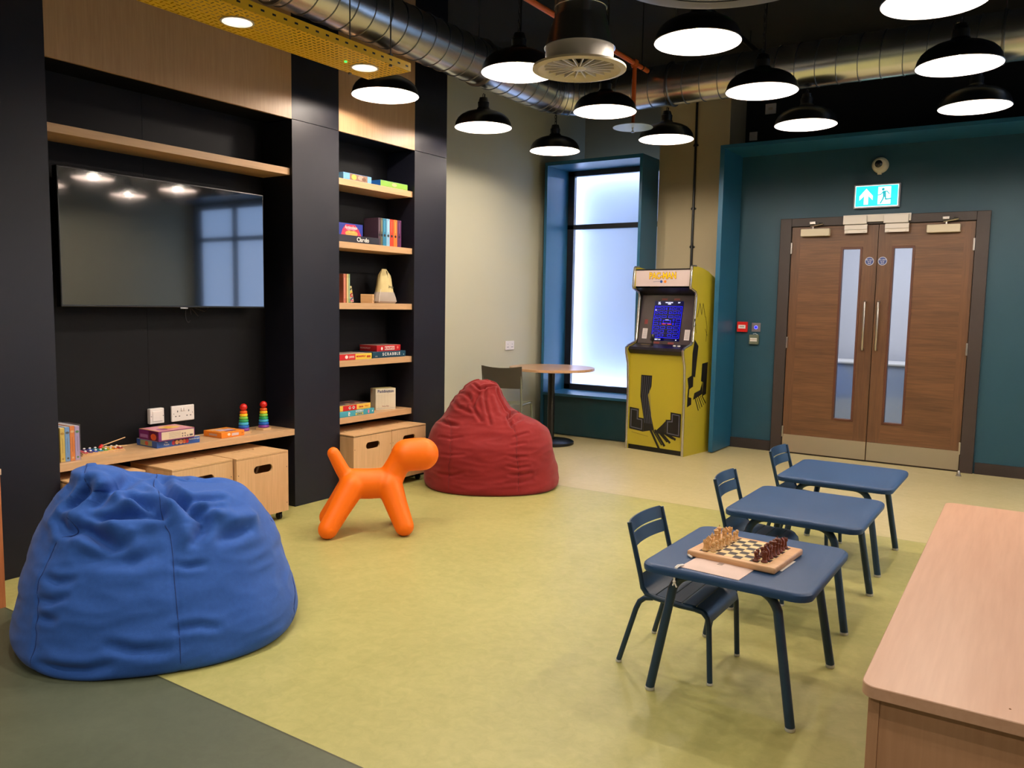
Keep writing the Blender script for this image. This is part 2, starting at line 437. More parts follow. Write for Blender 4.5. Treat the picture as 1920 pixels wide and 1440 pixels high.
# door_1 : the walnut double doors
D = thing('door_1', None, None, (-1.285, FY, 0), kind='structure')
def LD(mb): return mb.xf(Matrix.Translation((1.285, -FY, 0)))
f = MB()
f.box((-2.115, 7.565, 0), (-2.015, 7.72, 2.135), 0.004); f.box((-0.56, 7.565, 0), (-0.462, 7.72, 2.135), 0.004); f.box((-2.015, 7.565, 2.06), (-0.56, 7.72, 2.135), 0.004)
f.box((-2.015, 7.63, 0.014), (-1.995, 7.66, 2.06)); f.box((-0.58, 7.63, 0.014), (-0.56, 7.66, 2.06)); f.box((-1.995, 7.63, 2.04), (-0.58, 7.66, 2.06)); f.box((-2.015, 7.59, 0.0), (-0.56, 7.70, 0.010))
f.box((-1.297, 7.627, 0.014), (-1.277, 7.64, 2.04))
LD(f).build('door_frame', M_DFRAME, D, False)
M_VISION = glass('vision_glass', (0.86, 0.9, 0.96), 0.05, 0.9)
M_DISC = mat('blue_sign_disc', (46, 66, 128), 0.4)
M_DISCR = mat('white_sign_ring', (200, 204, 220), 0.4)
for side, (xa, xb, ga, gb, st) in (('l', (-2.010, -1.289, -1.575, -1.42, (-1.347))), ('r', (-1.284, -0.565, -1.162, -1.010, (-1.243)))):
    yf, yb = 7.58, 7.625
    lf = MB()
    # meeting stile and hinge stile upright grain, middle across (material slots)
    m0, m1 = (ga - 0.0, gb + 0.0)
    gz0, gz1 = 0.355, 1.858
    if side == 'l': hs, ms = (xa, xa + 0.075), (gb + 0.018, xb)
    else: hs, ms = (xb - 0.075, xb), (xa, ga - 0.018)
    lf.mi = 1
    lf.box((hs[0], yf, 0.012), (hs[1], yb, 2.055)); lf.box((ms[0], yf, 0.012), (ms[1], yb, 2.055))
    lf.mi = 0
    c0, c1 = (hs[1], ms[0]) if side == 'l' else (ms[1], hs[0])
    lf.box((c0, yf, 0.012), (c1, yb, gz0)); lf.box((c0, yf, gz1), (c1, yb, 2.055))
    if c0 < ga: lf.box((c0, yf, gz0), (ga, yb, gz1))
    if gb < c1: lf.box((gb, yf, gz0), (c1, yb, gz1))
    leaf = LD(lf).build('door_leaf', [M_WALNUT, M_WALNUTV], D, False)
    b = MB()
    for (x0_, x1_, z0_, z1_) in ((ga - .012, ga + .006, gz0 - .012, gz1 + .012), (gb - .006, gb + .012, gz0 - .012, gz1 + .012), (ga, gb, gz0 - .012, gz0 + .006), (ga, gb, gz1 - .006, gz1 + .012)):
        b.box((x0_, yf - 0.006, z0_), (x1_, yb + .003, z1_), 0.002)
    LD(b).build('glazing_bead', mat('dark_bead_wood', (84, 46, 28), 0.45), leaf, False)
    LD(MB().box((ga, 7.6, gz0), (gb, 7.606, gz1))).build('vision_pane', M_VISION, leaf, False)
    LD(MB().box((xa + .002, 7.5765, 0.015), (xb - .002, 7.58, 0.175))).build('kick_plate', M_STEEL, leaf, False)['label'] = 'brushed steel kick plate'
    hx = -1.358 if side == 'l' else -1.250
    h = MB().tube([(hx, 7.58, 1.40), (hx, 7.545, 1.40), (hx, 7.535, 1.39), (hx, 7.535, 1.0), (hx, 7.545, 0.985), (hx, 7.58, 0.985)], 0.0095, 12)
    LD(h).build('pull_handle', M_STEEL, leaf)['label'] = 'steel pull handle'
    cx0, cx1 = ((-1.926, -1.68) if side == 'l' else (-0.915, -0.67))
    LD(MB().box((cx0, 7.53, 1.97), (cx1, 7.58, 2.035), 0.006)).build('door_closer', M_CREAM, leaf, False)
    ax = cx0 + 0.10 if side == 'l' else cx0 + 0.14
    arm = MB().tube([(ax, 7.555, 2.035), (ax, 7.555, 2.06)], 0.008, 8); arm.tube([(ax - .02, 7.55, 2.058), (ax + 0.09, 7.53, 2.075)], 0.007, 8)
    arm.tube([(ax + .09, 7.53, 2.075), (ax + 0.05, 7.56, 2.085)], 0.006, 8); arm.box((ax - .03, 7.55, 2.075), (ax + .02, 7.566, 2.10), 0.003)
    LD(arm).build('closer_arm', M_STEEL, leaf, False)
    dm = MB(); dm.mi = 1; dm.lathe([(0.036, 0), (0.036, 0.002)], (st, 7.5775, 1.745), 28, 'y'); dm.mi = 0; dm.lathe([(0.0315, 0), (0.0315, 0.003)], (st, 7.5760, 1.745), 28, 'y')
    dd = LD(dm).build('sign_disc', [M_DISC, M_DISCR], leaf)
    for k, t in enumerate(('Fire door', 'keep', 'shut')):
        text(t, 0.0145, M_DISCR, leaf, (st + 1.285, 7.5755 - FY, 1.757 - 0.0145 * k), RY, bold=0.0004)
    hxs = xa + 0.002 if side == 'l' else xb - 0.002
    for hz in (0.2, 1.02, 1.87):
        LD(MB().box((hxs - 0.007, 7.565, hz - 0.05), (hxs + 0.007, 7.582, hz + 0.05), 0.002)).build('hinge', M_STEEL, leaf, False)

# what shows through the door glass: the lobby beyond
lob = MB()
lob.box((-3.3, 10.4, 0), (0.8, 10.5, 2.7)); lob.box((-3.3, 7.95, 0), (-3.2, 10.4, 2.7)); lob.box((0.7, 7.95, 0), (0.8, 10.4, 2.7)); lob.box((-3.3, 7.95, 2.7), (0.8, 10.5, 2.74))
struct('wall_lobby', lob, mat('lobby_white', (216, 214, 218), 0.7))
struct('floor_lobby', MB().box((-3.3, 7.72, -0.05), (0.8, 10.5, 0)), mat('lobby_floor', (150, 150, 130), 0.4))
ls = thing('lobby_counter', 'pale blue counter in the lobby behind the double doors', 'counter', (-1.2, 9.9, 0))
MB().box((-1.0, -0.2, 0), (1.6, 0.3, 0.72), 0.02).build('counter_base', mat('lobby_blue', (168, 180, 204), 0.5), ls, False)
MB().box((-1.02, -0.22, 0.72), (1.62, 0.3, 0.75), 0.01).build('counter_top', M_WHITE, ls, False)
lf_ = thing('lobby_sofa', 'blue sofa seen through the left door pane', 'sofa', (-2.45, 9.2, 0))
MB().box((-0.4, -0.3, 0.08), (0.4, 0.3, 0.36), 0.05).build('seat', mat('lobby_sofa_blue', (120, 146, 196), 0.8), lf_)
MB().box((-0.4, 0.16, 0.30), (0.4, 0.36, 0.62), 0.05).build('backrest', MATS['lobby_sofa_blue'], lf_)
led('lobby_light', 2.0, 1.2, (-1.3, 9.0, 2.66), (0, 0, 0), 52, (0.95, 0.96, 1.0))

# ------------------------------------------------------------------ items fixed to the far wall
t = thing('exit_sign', 'illuminated turquoise exit sign with arrow and running figure above double doors', 'sign', (-1.318, 7.6, 2.291))
MB().box((-0.182, -0.042, -0.096), (0.182, -0.001, 0.104), 0.004).build('sign_housing', mat('exit_grey', (168, 160, 168), 0.4), t, False)
M_EXT = mat('exit_turquoise', (0, 190, 200), 0.4, emit=(0, 214, 226), estr=0.85)
M_EXW = mat('exit_white', (235, 255, 250), 0.4, emit=(232, 255, 250), estr=1.0)
MB().box((-0.170, -0.0445, -0.085), (0.170, -0.042, 0.093)).build('sign_border', M_EXW, t, False)
MB().box((-0.1655, -0.0455, -0.0805), (0.1655, -0.0444, 0.0885)).build('sign_face', M_EXT, t, False)
a = MB(); a.prism([(-0.082, 0.068), (-0.135, 0.006), (-0.135, -0.030), (-0.098, 0.006), (-0.098, -0.066), (-0.064, -0.066), (-0.064, 0.006), (-0.029, -0.030), (-0.029, 0.006)], -0.0468, -0.0454, 'y')
a.build('arrow', M_EXW, t, False)
a = MB().box((0.012, -0.0468, -0.068), (0.112, -0.0454, 0.078)); a.build('doorway_symbol', M_EXW, t, False)
r = MB()
def stroke(pts, w_):
    for p_, q_ in zip(pts[:-1], pts[1:]):
        d = Vector((q_[0] - p_[0], q_[1] - p_[1])).normalized() * w_ / 2; nn = Vector((-d.y, d.x))
        r.prism([(p_[0] - d.x * .6 + nn.x, p_[1] - d.y * .6 + nn.y), (q_[0] + d.x * .6 + nn.x, q_[1] + d.y * .6 + nn.y), (q_[0] + d.x * .6 - nn.x, q_[1] + d.y * .6 - nn.y), (p_[0] - d.x * .6 - nn.x, p_[1] - d.y * .6 - nn.y)], -0.0482, -0.0466, 'y')
r.lathe([(0.0115, -0.0482), (0.0115, -0.0466)], (0.051, 0, 0.056), 20, 'y')
stroke([(0.060, 0.034), (0.064, -0.002)], 0.024)
stroke([(0.014, 0.010), (0.034, 0.014), (0.052, 0.034), (0.082, 0.038), (0.100, 0.016)], 0.0075)
stroke([(0.058, -0.002), (0.052, -0.024), (0.034, -0.060)], 0.011); stroke([(0.070, -0.002), (0.074, -0.028), (0.114, -0.024)], 0.010)
r.build('running_figure', mat('exit_turquoise_dark', (0, 150, 160), 0.4, emit=(0, 160, 176), estr=0.8), t, False)

t = thing('dome_camera', 'cream security dome camera on the teal wall above exit sign', 'camera', (-1.307, 7.6, 2.553))
m_ = MB(); m_.lathe([(0.066, 0), (0.066, -0.02), (0.062, -0.045), (0.050, -0.062), (0.040, -0.066)], (0, 0, 0), 36, 'y', cap1=True); m_.box((-.018, -.03, -.078), (.014, -.005, -.058), .003)
m_.build('camera_body', M_CREAM, t)
m_ = MB().sphere((-0.006, -0.05, 0.006), 0.037, 24, (1, 0.8, 1)); m_.build('dome', mat('dark_dome', (10, 10, 12), 0.08), t)

def plate(name, label, cat, x, z, w_, h_, m, th=0.014, bev=0.003, y=7.6):
    t = thing(name, label, cat, (x, y, z))
    MB().box((-w_ / 2, -th, -h_ / 2), (w_ / 2, -0.0005, h_ / 2), bev).build('plate', m, t, False)
    return t
t = plate('fire_call_point', 'red fire alarm call point on teal wall left of doors', 'alarm', -2.428, 1.150, 0.095, 0.095, M_RED, 0.035)
MB().box((-0.034, -0.0365, -0.016), (0.034, -0.0348, 0.018)).build('press_panel', M_WHITE, t, False)
k = MB()
for i in (-1, 0, 1): k.lathe([(0.0045, -0.0375), (0.0045, -0.0362)], (i * 0.014, 0, 0.002), 10, 'y')
k.build('dot', M_INK, t)
t = plate('exit_button', 'steel door release plate with glowing blue button, right of the red call point', 'button', -2.303, 1.148, 0.082, 0.082, mat('satin_plate', (150, 140, 142), 0.35, metal=0.6), 0.008, 0.002)
MB().lathe([(0.0165, -0.012), (0.0165, -0.007)], (0, 0, 0), 24, 'y').build('button_ring', mat('blue_glow_ring', (120, 130, 255), 0.4, emit=(90, 90, 255), estr=1.4), t)
MB().lathe([(0.0105, -0.014), (0.0115, -0.0115)], (0, 0, 0), 24, 'y').build('button', mat('blue_glow', (10, 10, 230), 0.4, emit=(8, 8, 255), estr=1.2), t)
t = plate('break_glass_unit', 'small grey-green emergency door release under the blue button', 'switch', -2.314, 1.035, 0.086, 0.088, mat('green_grey', (106, 112, 92), 0.4), 0.034)
MB().box((-0.032, -0.036, -0.018), (0.032, -0.0338, 0.014)).build('press_panel', M_WHITE, t, False)
MB().box((-0.032, -0.0365, -0.0035), (0.032, -0.0358, 0.0005)).build('mark', mat('tan_mark', (170, 130, 100), .5), t, False)
MB().tube([(-0.01, -0.02, 0.05), (0.012, -0.022, 0.056), (0.02, -0.024, 0.052), (0.034, -0.02, 0.045)], 0.0025, 6).build('seal_tag', M_WHITE, t)

t = thing('door_magnet', 'cream electromagnetic lock housing over the meeting edge of the double doors', 'lock', (-1.306, 7.565, 2.09))
m_ = MB().box((-0.268, -0.02, -0.012), (0.268, 0, 0.05), 0.002); m_.build('back_plate', M_WHITEM, t, False)
for (x0_, x1_) in ((-0.262, -0.072), (0.062, 0.252)):
    mag = MB().box((x0_, -0.05, -0.03), (x1_, -0.02, 0.04), 0.003).build('magnet', M_WHITEM, t, False)
    br = MB().box((x0_ + 0.012, -0.03, -0.105), (x1_ + 0.006, -0.026, -0.034)); br.box((x0_ + 0.012, -0.04, -0.075), (x1_ + 0.006, -0.028, -0.04))
    for bx in (0.035, 0.17):
        for bz in (-0.046, -0.095): br.lathe([(0.004, -0.042), (0.004, -0.028)], (x0_ + bx, 0, bz), 8, 'y')
    br.build('bracket', M_WHITEM, mag, False)
t = thing('door_stop', 'small steel door stop on the floor by the right door', 'door stop', (-0.548, 7.40, 0))
MB().lathe([(0.022, 0), (0.022, 0.006), (0.014, 0.014), (0.012, 0.035), (0.006, 0.045)], (0, 0, 0), 18).build('post', M_STEEL, t)

# black conduit with clips on the pier
t = thing('conduit', 'black vertical conduit with round clips on pale pier beside teal portal', 'pipe', (-2.922, 7.5, 0))
MB().tube([(0, -0.012, 1.2), (0, -0.012, 3.45)], 0.0115, 10).build('tube', M_BLACK, t)
for z in (1.9, 2.26, 2.85): MB().box((-0.026, -0.012, z - .008), (0.026, 0, z + .008), .004).lathe([(0.017, -.012), (0.017, .012)], (0, -0.013, z), 12).build('clip', M_BLACK, t)
tp = plate('wall_socket', 'small white socket high on dark wall above portal corner', 'socket', -2.52, 2.975, 0.075, 0.08, M_WHITE, y=7.95)
tp = plate('switched_spur', 'pale switched fused spur on dark wall left of the second lamp', 'socket', -2.365, 3.215, 0.10, 0.095, M_WHITE, y=7.95)
MB().box((-0.02, -0.016, -0.012), (0.02, -0.013, 0.012)).build('switch', M_CREAM, tp, False)
# ------------------------------------------------------------------ navy and oak built-in wall
XF, XB = -3.98, -4.25
def pillar(name_label, y0, y1, seam=2.435):
    t = thing('panelled_pillar', name_label, 'pillar', (XF, (y0 + y1) / 2, 0), group=None)
    h = (y1 - y0) / 2
    MB().box((-0.45, -h, 0), (0, h, seam - .002)).build('lower_panel', M_NAVY, t, False)
    MB().box((-0.45, -h, seam + .002), (0, h, ZC)).build('upper_panel', M_NAVY, t, False)
    return t
pillar('wide navy panelled pillar left of the television', 0.4, 2.03, 4.2 - 0.6)
pillar('navy panelled pillar between the television bay and the narrow bookshelf bay', 3.505, 3.90)
pillar('navy panelled pillar between the narrow bookshelf bay and the pale wall', 4.664, 5.04)
def bay(label, y0, y1, seams):
    t = thing('wall_bay', label, 'shelving', (XF, (y0 + y1) / 2, 0)); c = (y0 + y1) / 2
    h = (y1 - y0) / 2
    bk = MB()
    ys = [y0] + seams + [y1]
    for a, b in zip(ys[:-1], ys[1:]):
        bk.box((XB - XF - 0.02, a - c + .0008, 0), (XB - XF, b - c - .0008, 1.53)); bk.box((XB - XF - 0.02, a - c + .0008, 1.532), (XB - XF, b - c - .0008, 2.6))
    bk.build('back_panel', M_NAVYIN, t, False)
    MB().box((XB - XF, -h + .001, 2.440), (-0.019, h - .001, 2.46)).build('soffit_board', M_NAVYIN, t, False)
    MB().box((-0.018, -h + .001, 2.435), (-0.0, h - .001, ZC)).build('fascia_panel', M_OAKV, t, False)['label'] = 'light oak panel above the opening'
    return t, c, h
tv_bay, c1, h1 = bay('dark television bay with oak panel above and low oak bench shelf', 2.03, 3.505, [2.68])
MB().box((XB - XF, -h1, 0.468), (0.0, h1, 0.507), 0.001).build('bench_shelf', M_OAKH, tv_bay, False)
MB().box((XB - XF, -h1, 2.097), (-0.022, h1, 2.139), 0.001).build('upper_shelf', M_OAKH, tv_bay, False)
bk_bay, c2, h2 = bay('narrow dark bookshelf bay with five oak shelves', 3.90, 4.664, [])
SH = (2.139, 1.723, 1.313, 0.921, 0.529)
for z in SH: MB().box((XB - XF, -h2, z - 0.043), (-0.02, h2, z), 0.001).build('shelf', M_OAKH, bk_bay, False)

# television on the alcove back
t = thing('television', 'large black flat-screen television on dark alcove wall', 'television', (-4.1, 2.757, 1.62))
tvp = [(-4.1, 2.133, 1.27), (-4.1, 3.38, 1.967)]
MB().box((-0.05, -0.627, -0.349), (-0.006, 0.627, 0.345), 0.004).build('bezel', M_BEZEL, t, False)
# very slightly bowed glass front
pts = [[(-0.0055, -0.620 + 1.24 * j / 24, -0.338 + 0.676 * i / 12) for j in range(25)] for i in range(13)]
MB().grid(pts).build('screen', M_SCREEN, t)
MB().box((-0.03, 0.035, -0.356), (-0.004, 0.085, -0.348), 0.002).build('badge', M_GALV, t, False)
MB().box((-0.149, -0.2, -0.2), (-0.05, 0.2, 0.2)).build('wall_bracket', M_BLACK, t, False)
cb = MB()
lp = [(-0.10, 0.15 + 0.018 * math.cos(a), -0.39 + 0.045 * math.sin(a)) for a in [i * PI / 8 for i in range(15)]]
cb.tube(lp, 0.003, 6); cb.tube([(-0.10, 0.165, -0.33), (-0.09, 0.2, -0.355), (-0.1, 0.26, -0.37), (-0.11, 0.30, -0.345)], 0.003, 6); cb.tube([(-0.1, 0.17, -0.35), (-0.09, 0.21, -0.40)], 0.003, 6)
cb.build('loose_cable', mat('dark_cable', (26, 18, 18), 0.5), t)

# sockets on the alcove back
def xplate(label, name, x, y, z, w_, h_, m, th=0.012, double=False):
    t = thing(name, label, 'socket', (x, y, z))
    MB().box((0.0005, -w_ / 2, -h_ / 2), (th, w_ / 2, h_ / 2), 0.004).build('plate', m, t, False)
    return t
t = xplate('square white wall plate with raised centre, left of the double socket', 'wall_plate', XB, 2.708, 0.652, 0.088, 0.088, M_WHITE, 0.03)
MB().box((0.029, -0.03, -0.03), (0.033, 0.03, 0.03), 0.003).build('centre_insert', M_WHITE, t, False)
for y in (-.037, .037): MB().lathe([(0.003, 0.0295), (0.003, 0.031)], (0, y, 0), 8, 'x').build('screw', M_GALV, t)
t = xplate('double white power socket above the purple puzzle box', 'power_socket', XB, 2.885, 0.650, 0.150, 0.092, M_WHITE, 0.014)
for y in (-0.037, 0.037):
    
    for (a_, b_, c_, d_) in ((-.0025, .008, .0025, .018), (-.016, -.018, -.008, -.013), (.008, -.018, .016, -.013)): MB().box((0.0135, y + a_, b_), (0.0145, y + c_, d_)).build('socket_hole', M_INK, t, False)
for y in (-.062, .062): MB().lathe([(0.0028, 0.0135), (0.0028, 0.0150)], (0, y, 0.0), 8, 'x').build('screw', M_GALV, t)
MB().box((0.0135, -0.014, 0.014), (0.019, -0.003, 0.032), .001).box((0.0135, 0.003, 0.014), (0.019, 0.014, 0.032), .001).build('switch', M_WHITE, t, False)
t = xplate('small white double socket on pale wall above round table', 'power_socket', -4.45, 6.65, 0.92, 0.150, 0.088, M_WHITE, 0.014)
for y in (-0.037, 0.037):
    for (a_, b_, c_, d_) in ((-.0025, .008, .0025, .018), (-.016, -.018, .016, -.013)): MB().box((0.0135, y + a_, b_), (0.0145, y + c_, d_)).build('socket_hole', M_GREYINK, t, False)

# ------------------------------------------------------------------ plywood storage boxes on castors
def storage_box(label, x, y, w_=0.38, d_=0.37, z0=0.055, z1=0.416, rz=0.0):
    """origin at the centre of the front face on the floor; front faces +x"""
    t = thing('storage_box', label, 'box', (x, y, 0), rz, 'plywood storage boxes on castors')
    h = w_ / 2; th = 0.012
    s = MB()
    s.box((-d_, -h, z0), (-th, -h + th, z1)); s.box((-d_, h - th, z0), (-th, h, z1)); s.box((-d_, -h + th, z0), (-d_ + th, h - th, z1))
    s.box((-d_ + th, -h + th, z0), (-th, h - th, z0 + th))
    s.build('box_side', M_PLYV, t, False)
    # front with a rounded hand hole
    hz, hw, hh = z1 - 0.078, 0.068, 0.0235
    f = MB()
    outer = [(-h, z0), (h, z0), (h, z1), (-h, z1)]
    n = 10
    hole = [(hw - hh + hh * math.cos(a), hz + hh * math.sin(a)) for a in [-PI / 2 + PI * i / n for i in range(n + 1)]] + \
           [(-hw + hh + hh * math.cos(a), hz + hh * math.sin(a)) for a in [PI / 2 + PI * i / n for i in range(n + 1)]]
    for (ya, yb_, za, zb_) in ((-h, h, z0, hz - hh), (-h, h, hz + hh, z1), (-h, -hw, hz - hh, hz + hh), (hw, h, hz - hh, hz + hh)):
        f.box((-th, ya, za), (0, yb_, zb_))
    def corner(cy, sy):   # filler between the square window and the round end
        pts = [(cy + sy * hh, hz + hh)] + [(cy + sy * hh * math.cos(a), hz + hh * math.sin(a)) for a in [PI / 2 * i / 6 for i in range(7)]][::1]
        f.prism([(cy + sy * hh, hz + hh)] + [(cy + sy * hh * math.cos(a), hz + hh * math.sin(a)) for a in [PI / 2 * i / 6 for i in range(7)]], -th, 0, 'x')
        f.prism([(cy + sy * hh, hz - hh)] + [(cy + sy * hh * math.cos(a), hz - hh * math.sin(a)) for a in [PI / 2 * i / 6 for i in range(7)]], -th, 0, 'x')
    corner(hw - hh, 1); corner(-hw + hh, -1)
    f.build('front_panel', M_PLYV, t, False)
    lid = MB(); lid.box((-d_ * 0.47, -h, z1 - 0.004), (0, h, z1 + 0.008)); lid.box((-d_, -h, z1 - 0.004), (-d_ * 0.53, h, z1 + 0.008))
    lid.box((-d_ * 0.53, -h, z1 - 0.004), (-d_ * 0.47, -h * 0.45, z1 + 0.008)); lid.box((-d_ * 0.53, h * 0.45, z1 - 0.004), (-d_ * 0.47, h, z1 + 0.008))
    lid.build('lid', M_PLY, t, False)
    for yy in (-h + .012, h - .012):
        for zz in (z0 + 0.05, z0 + 0.27): MB().lathe([(0.0028, 0.0), (0.0028, 0.0006)], (0, yy, zz), 8, 'x').build('screw', M_DFRAME, t)
    for (cx, cy) in ((-0.04, -h + 0.035), (-0.04, h - 0.035), (-d_ + 0.04, -h + 0.035), (-d_ + 0.04, h - 0.035)):
        c = MB(); c.box((cx - .018, cy - .018, 0.050), (cx + .018, cy + .018, 0.055)); c.box((cx - .012, cy - .016, 0.02), (cx + .004, cy - .013, 0.052)); c.box((cx - .012, cy + .013, 0.02), (cx + .004, cy + .016, 0.052))
        c.build('castor_fork', M_BLACK, t, False)
        MB().lathe([(0.012, -0.011), (0.02, -0.009), (0.02, 0.009), (0.012, 0.011)], (cx - .006, cy, 0.020), 20, 'y').build('castor_wheel', M_RUBBER, t)
    return t
storage_box('plywood castor box with hand hole, left one behind the blue beanbag', -3.80, 2.705, 0.385, rz=0.02)
storage_box('plywood castor box with hand hole, right end under the television bench', -3.785, 3.095, 0.375, rz=0.01)
storage_box('plywood castor box mostly hidden at the left end under the television bench', -3.90, 2.235, 0.385, d_=0.345)
storage_box('plywood castor box under the narrow bookshelf, beside the navy pillar', -3.855, 4.092, 0.376, d_=0.37)
storage_box('plywood castor box under the narrow bookshelf, behind the orange dog head', -3.855, 4.472, 0.374, d_=0.37)

# ------------------------------------------------------------------ boxed games, books and toys
def cmat(r, g, b, rough=0.4): return mat('print_%d_%d_%d' % (r, g, b), (r, g, b), rough)
def game_box(label, x, y, z, dx, dy, dz, side, top=None, rz=0.0, name='board_game', lid=True, cat='board game', group=None):
    """box standing on z; +x face looks into the room. Origin at base centre."""
    t = thing(name, label, cat, (x, y, z), rz, group)
    b = MB().box((-dx / 2 + .001, -dy / 2 + .001, 0), (dx / 2 - .001, dy / 2 - .001, dz * 0.5), 0.0006, 1)
    b.build('box_base', side, t, False)
    l = MB().box((-dx / 2, -dy / 2, dz * 0.12), (dx / 2, dy / 2, dz - .0006), 0.001, 1)
    l.build('box_lid', side, t, False)
    if top is not None: MB().box((-dx / 2 + .001, -dy / 2 + .001, dz - .0006), (dx / 2 - .001, dy / 2 - .001, dz)).build('lid_print', top, t, False)
    return t
def patch(t, face, a0, a1, z0, z1, m, d, name='print', k=1):
    """thin printed area; face '+x' a=y, '-y' a=x, 'top' a=y z=x"""
    e = 0.0004 * k
    if face == '+x': b = MB().box((d, a0, z0), (d + e, a1, z1))
    elif face == '-y': b = MB().box((a0, -d - e, z0), (a1, -d, z1))
    else: b = MB().box((z0, a0, d), (z1, a1, d + e))
    return b.build(name, m, t, False)
def blob(t, face, a, z, ra, rz_, m, d, name='print', k=2):
    e = 0.0004 * k
    pts = [(a + ra * math.cos(2 * PI * i / 20), z + rz_ * math.sin(2 * PI * i / 20)) for i in range(20)]
    b = MB()
    if face == '+x': b.prism(pts, d, d + e, 'x')
    elif face == '-y': b.prism(pts, -d - e, -d, 'y')
    else: b.prism([(q[1], q[0]) for q in pts], d, d + e, 'z')
    return b.build(name, m, t, False)

WH = cmat(236, 230, 222); YE = cmat(244, 204, 60); RD = cmat(200, 30, 34); BK = cmat(26, 24, 30)
# --- television bench
B0 = 0.5075
t = thing('picture_book', 'yellow-spined board book, leftmost of the set on the bench', 'book', (-4.02, 2.082, B0), 0, 'clear-cased board books on the bench')
specs = [((244, 206, 92), 'yellow-spined picture book, leftmost of the four on the television bench', 0.170, (206, 150, 40)),
         ((120, 170, 218), 'light blue-spined picture book with dark cap mark on the television bench', 0.172, (60, 70, 80)),
         ((244, 136, 54), 'orange-spined picture book on the television bench', 0.175, (250, 200, 140)),
         ((190, 170, 208), 'lilac-spined picture book, rightmost of the four on the television bench', 0.172, (90, 150, 90))]
bpy.data.objects.remove(t)
yy = 2.053
for i, (c, lab, hh, c2_) in enumerate(specs):
    wd = 0.0245
    t = thing('picture_book', lab, 'book', (-4.10, yy + wd / 2, B0 + 0.001), 0, 'picture books in a clear sleeve on the bench')
    MB().box((-0.085, -wd / 2 + .0005, 0), (0.085, wd / 2 - .0005, hh), 0.002).build('cover', cmat(*c), t, False)
    MB().box((-0.084, -wd / 2 + .003, hh - .002), (0.080, wd / 2 - .003, hh + .0006)).build('page_block', WH, t, False)
    blob(t, '+x', 0, hh - 0.028, 0.0085, 0.006, cmat(*c2_), 0.0851, 'spine_picture'); blob(t, '+x', 0, 0.016, 0.005, 0.005, cmat(*c2_), 0.0851, 'spine_logo')
    patch(t, '+x', -0.0012, 0.0012, 0.045, 0.12, cmat(*[int(v * 0.8) for v in c]), 0.0851, 'spine_title')
    yy += wd
t = thing('book_sleeve', 'clear plastic sleeve around the four picture books', 'sleeve', (-4.10, 2.103, B0))
s = MB()
for (a, b) in (((-0.088, -0.0515, 0), (0.088, -0.0505, 0.181)), ((-0.088, 0.0495, 0), (0.088, 0.0505, 0.181)), ((-0.088, -0.0505, 0.180), (0.088, 0.0495, 0.181)), ((-0.0895, -0.0515, 0), (-0.088, 0.0505, 0.181)), ((0.0882, -0.0515, 0), (0.0886, 0.0505, 0.181))): s.box(a, b)
s.build('sleeve', glass('clear_sleeve', (0.97, 0.97, 1.0), 0.1, 0.90), t, False)

# toy xylophone
t = thing('toy_xylophone', 'small wooden toy xylophone with coloured metal bars on the bench', 'toy', (-4.13, 2.325, B0), -0.12)
s = MB(); s.prism([(-0.055, -0.12), (0.060, -0.12), (0.035, 0.11), (-0.030, 0.11)], 0.0, 0.006, 'z')
s.box((0.030, -0.115, 0.006), (0.044, 0.105, 0.014), .002, rot=Matrix.Rotation(0.09, 3, 'Z')); s.box((-0.044, -0.115, 0.006), (-0.030, 0.105, 0.014), .002, rot=Matrix.Rotation(-0.09, 3, 'Z'))
s.build('frame', M_PLY, t, False)
cols = [(226, 96, 106), (88, 56, 130), (50, 90, 190), (60, 160, 180), (96, 176, 70), (238, 206, 50), (240, 140, 40), (190, 40, 36)]
for i, c in enumerate(cols):
    y = -0.098 + i * 0.0265; w_ = 0.056 - i * 0.003
    MB().box((-w_, y - .0095, 0.0145), (w_, y + .0095, 0.0175), .001).build('bar', cmat(*c, rough=0.25), t, False)
    for sx in (-1, 1): MB().lathe([(0.003, 0.0175), (0.003, 0.020), (0.0062, 0.021), (0.0066, 0.0235), (0.004, 0.0265)], (sx * (w_ - .014), y, 0), 12).build('peg', WH, t)
for (a, b, lab) in (((-4.13, 2.325, B0 + .034), (-4.16, 2.475, B0 + .058), 'upper red-headed beater lying across the toy xylophone'), ((-4.115, 2.31, B0 + .030), (-4.06, 2.425, B0 + .032), 'lower red-headed beater lying across the toy xylophone')):
    m_ = thing('beater', lab, 'beater', a); v = Vector(b) - Vector(a)
    MB().tube([(0, 0, 0), v], 0.0027, 8).build('stick', M_PLY, m_)
    MB().sphere((0, 0, 0), 0.0095, 16).build('beater_head', M_RED, m_)

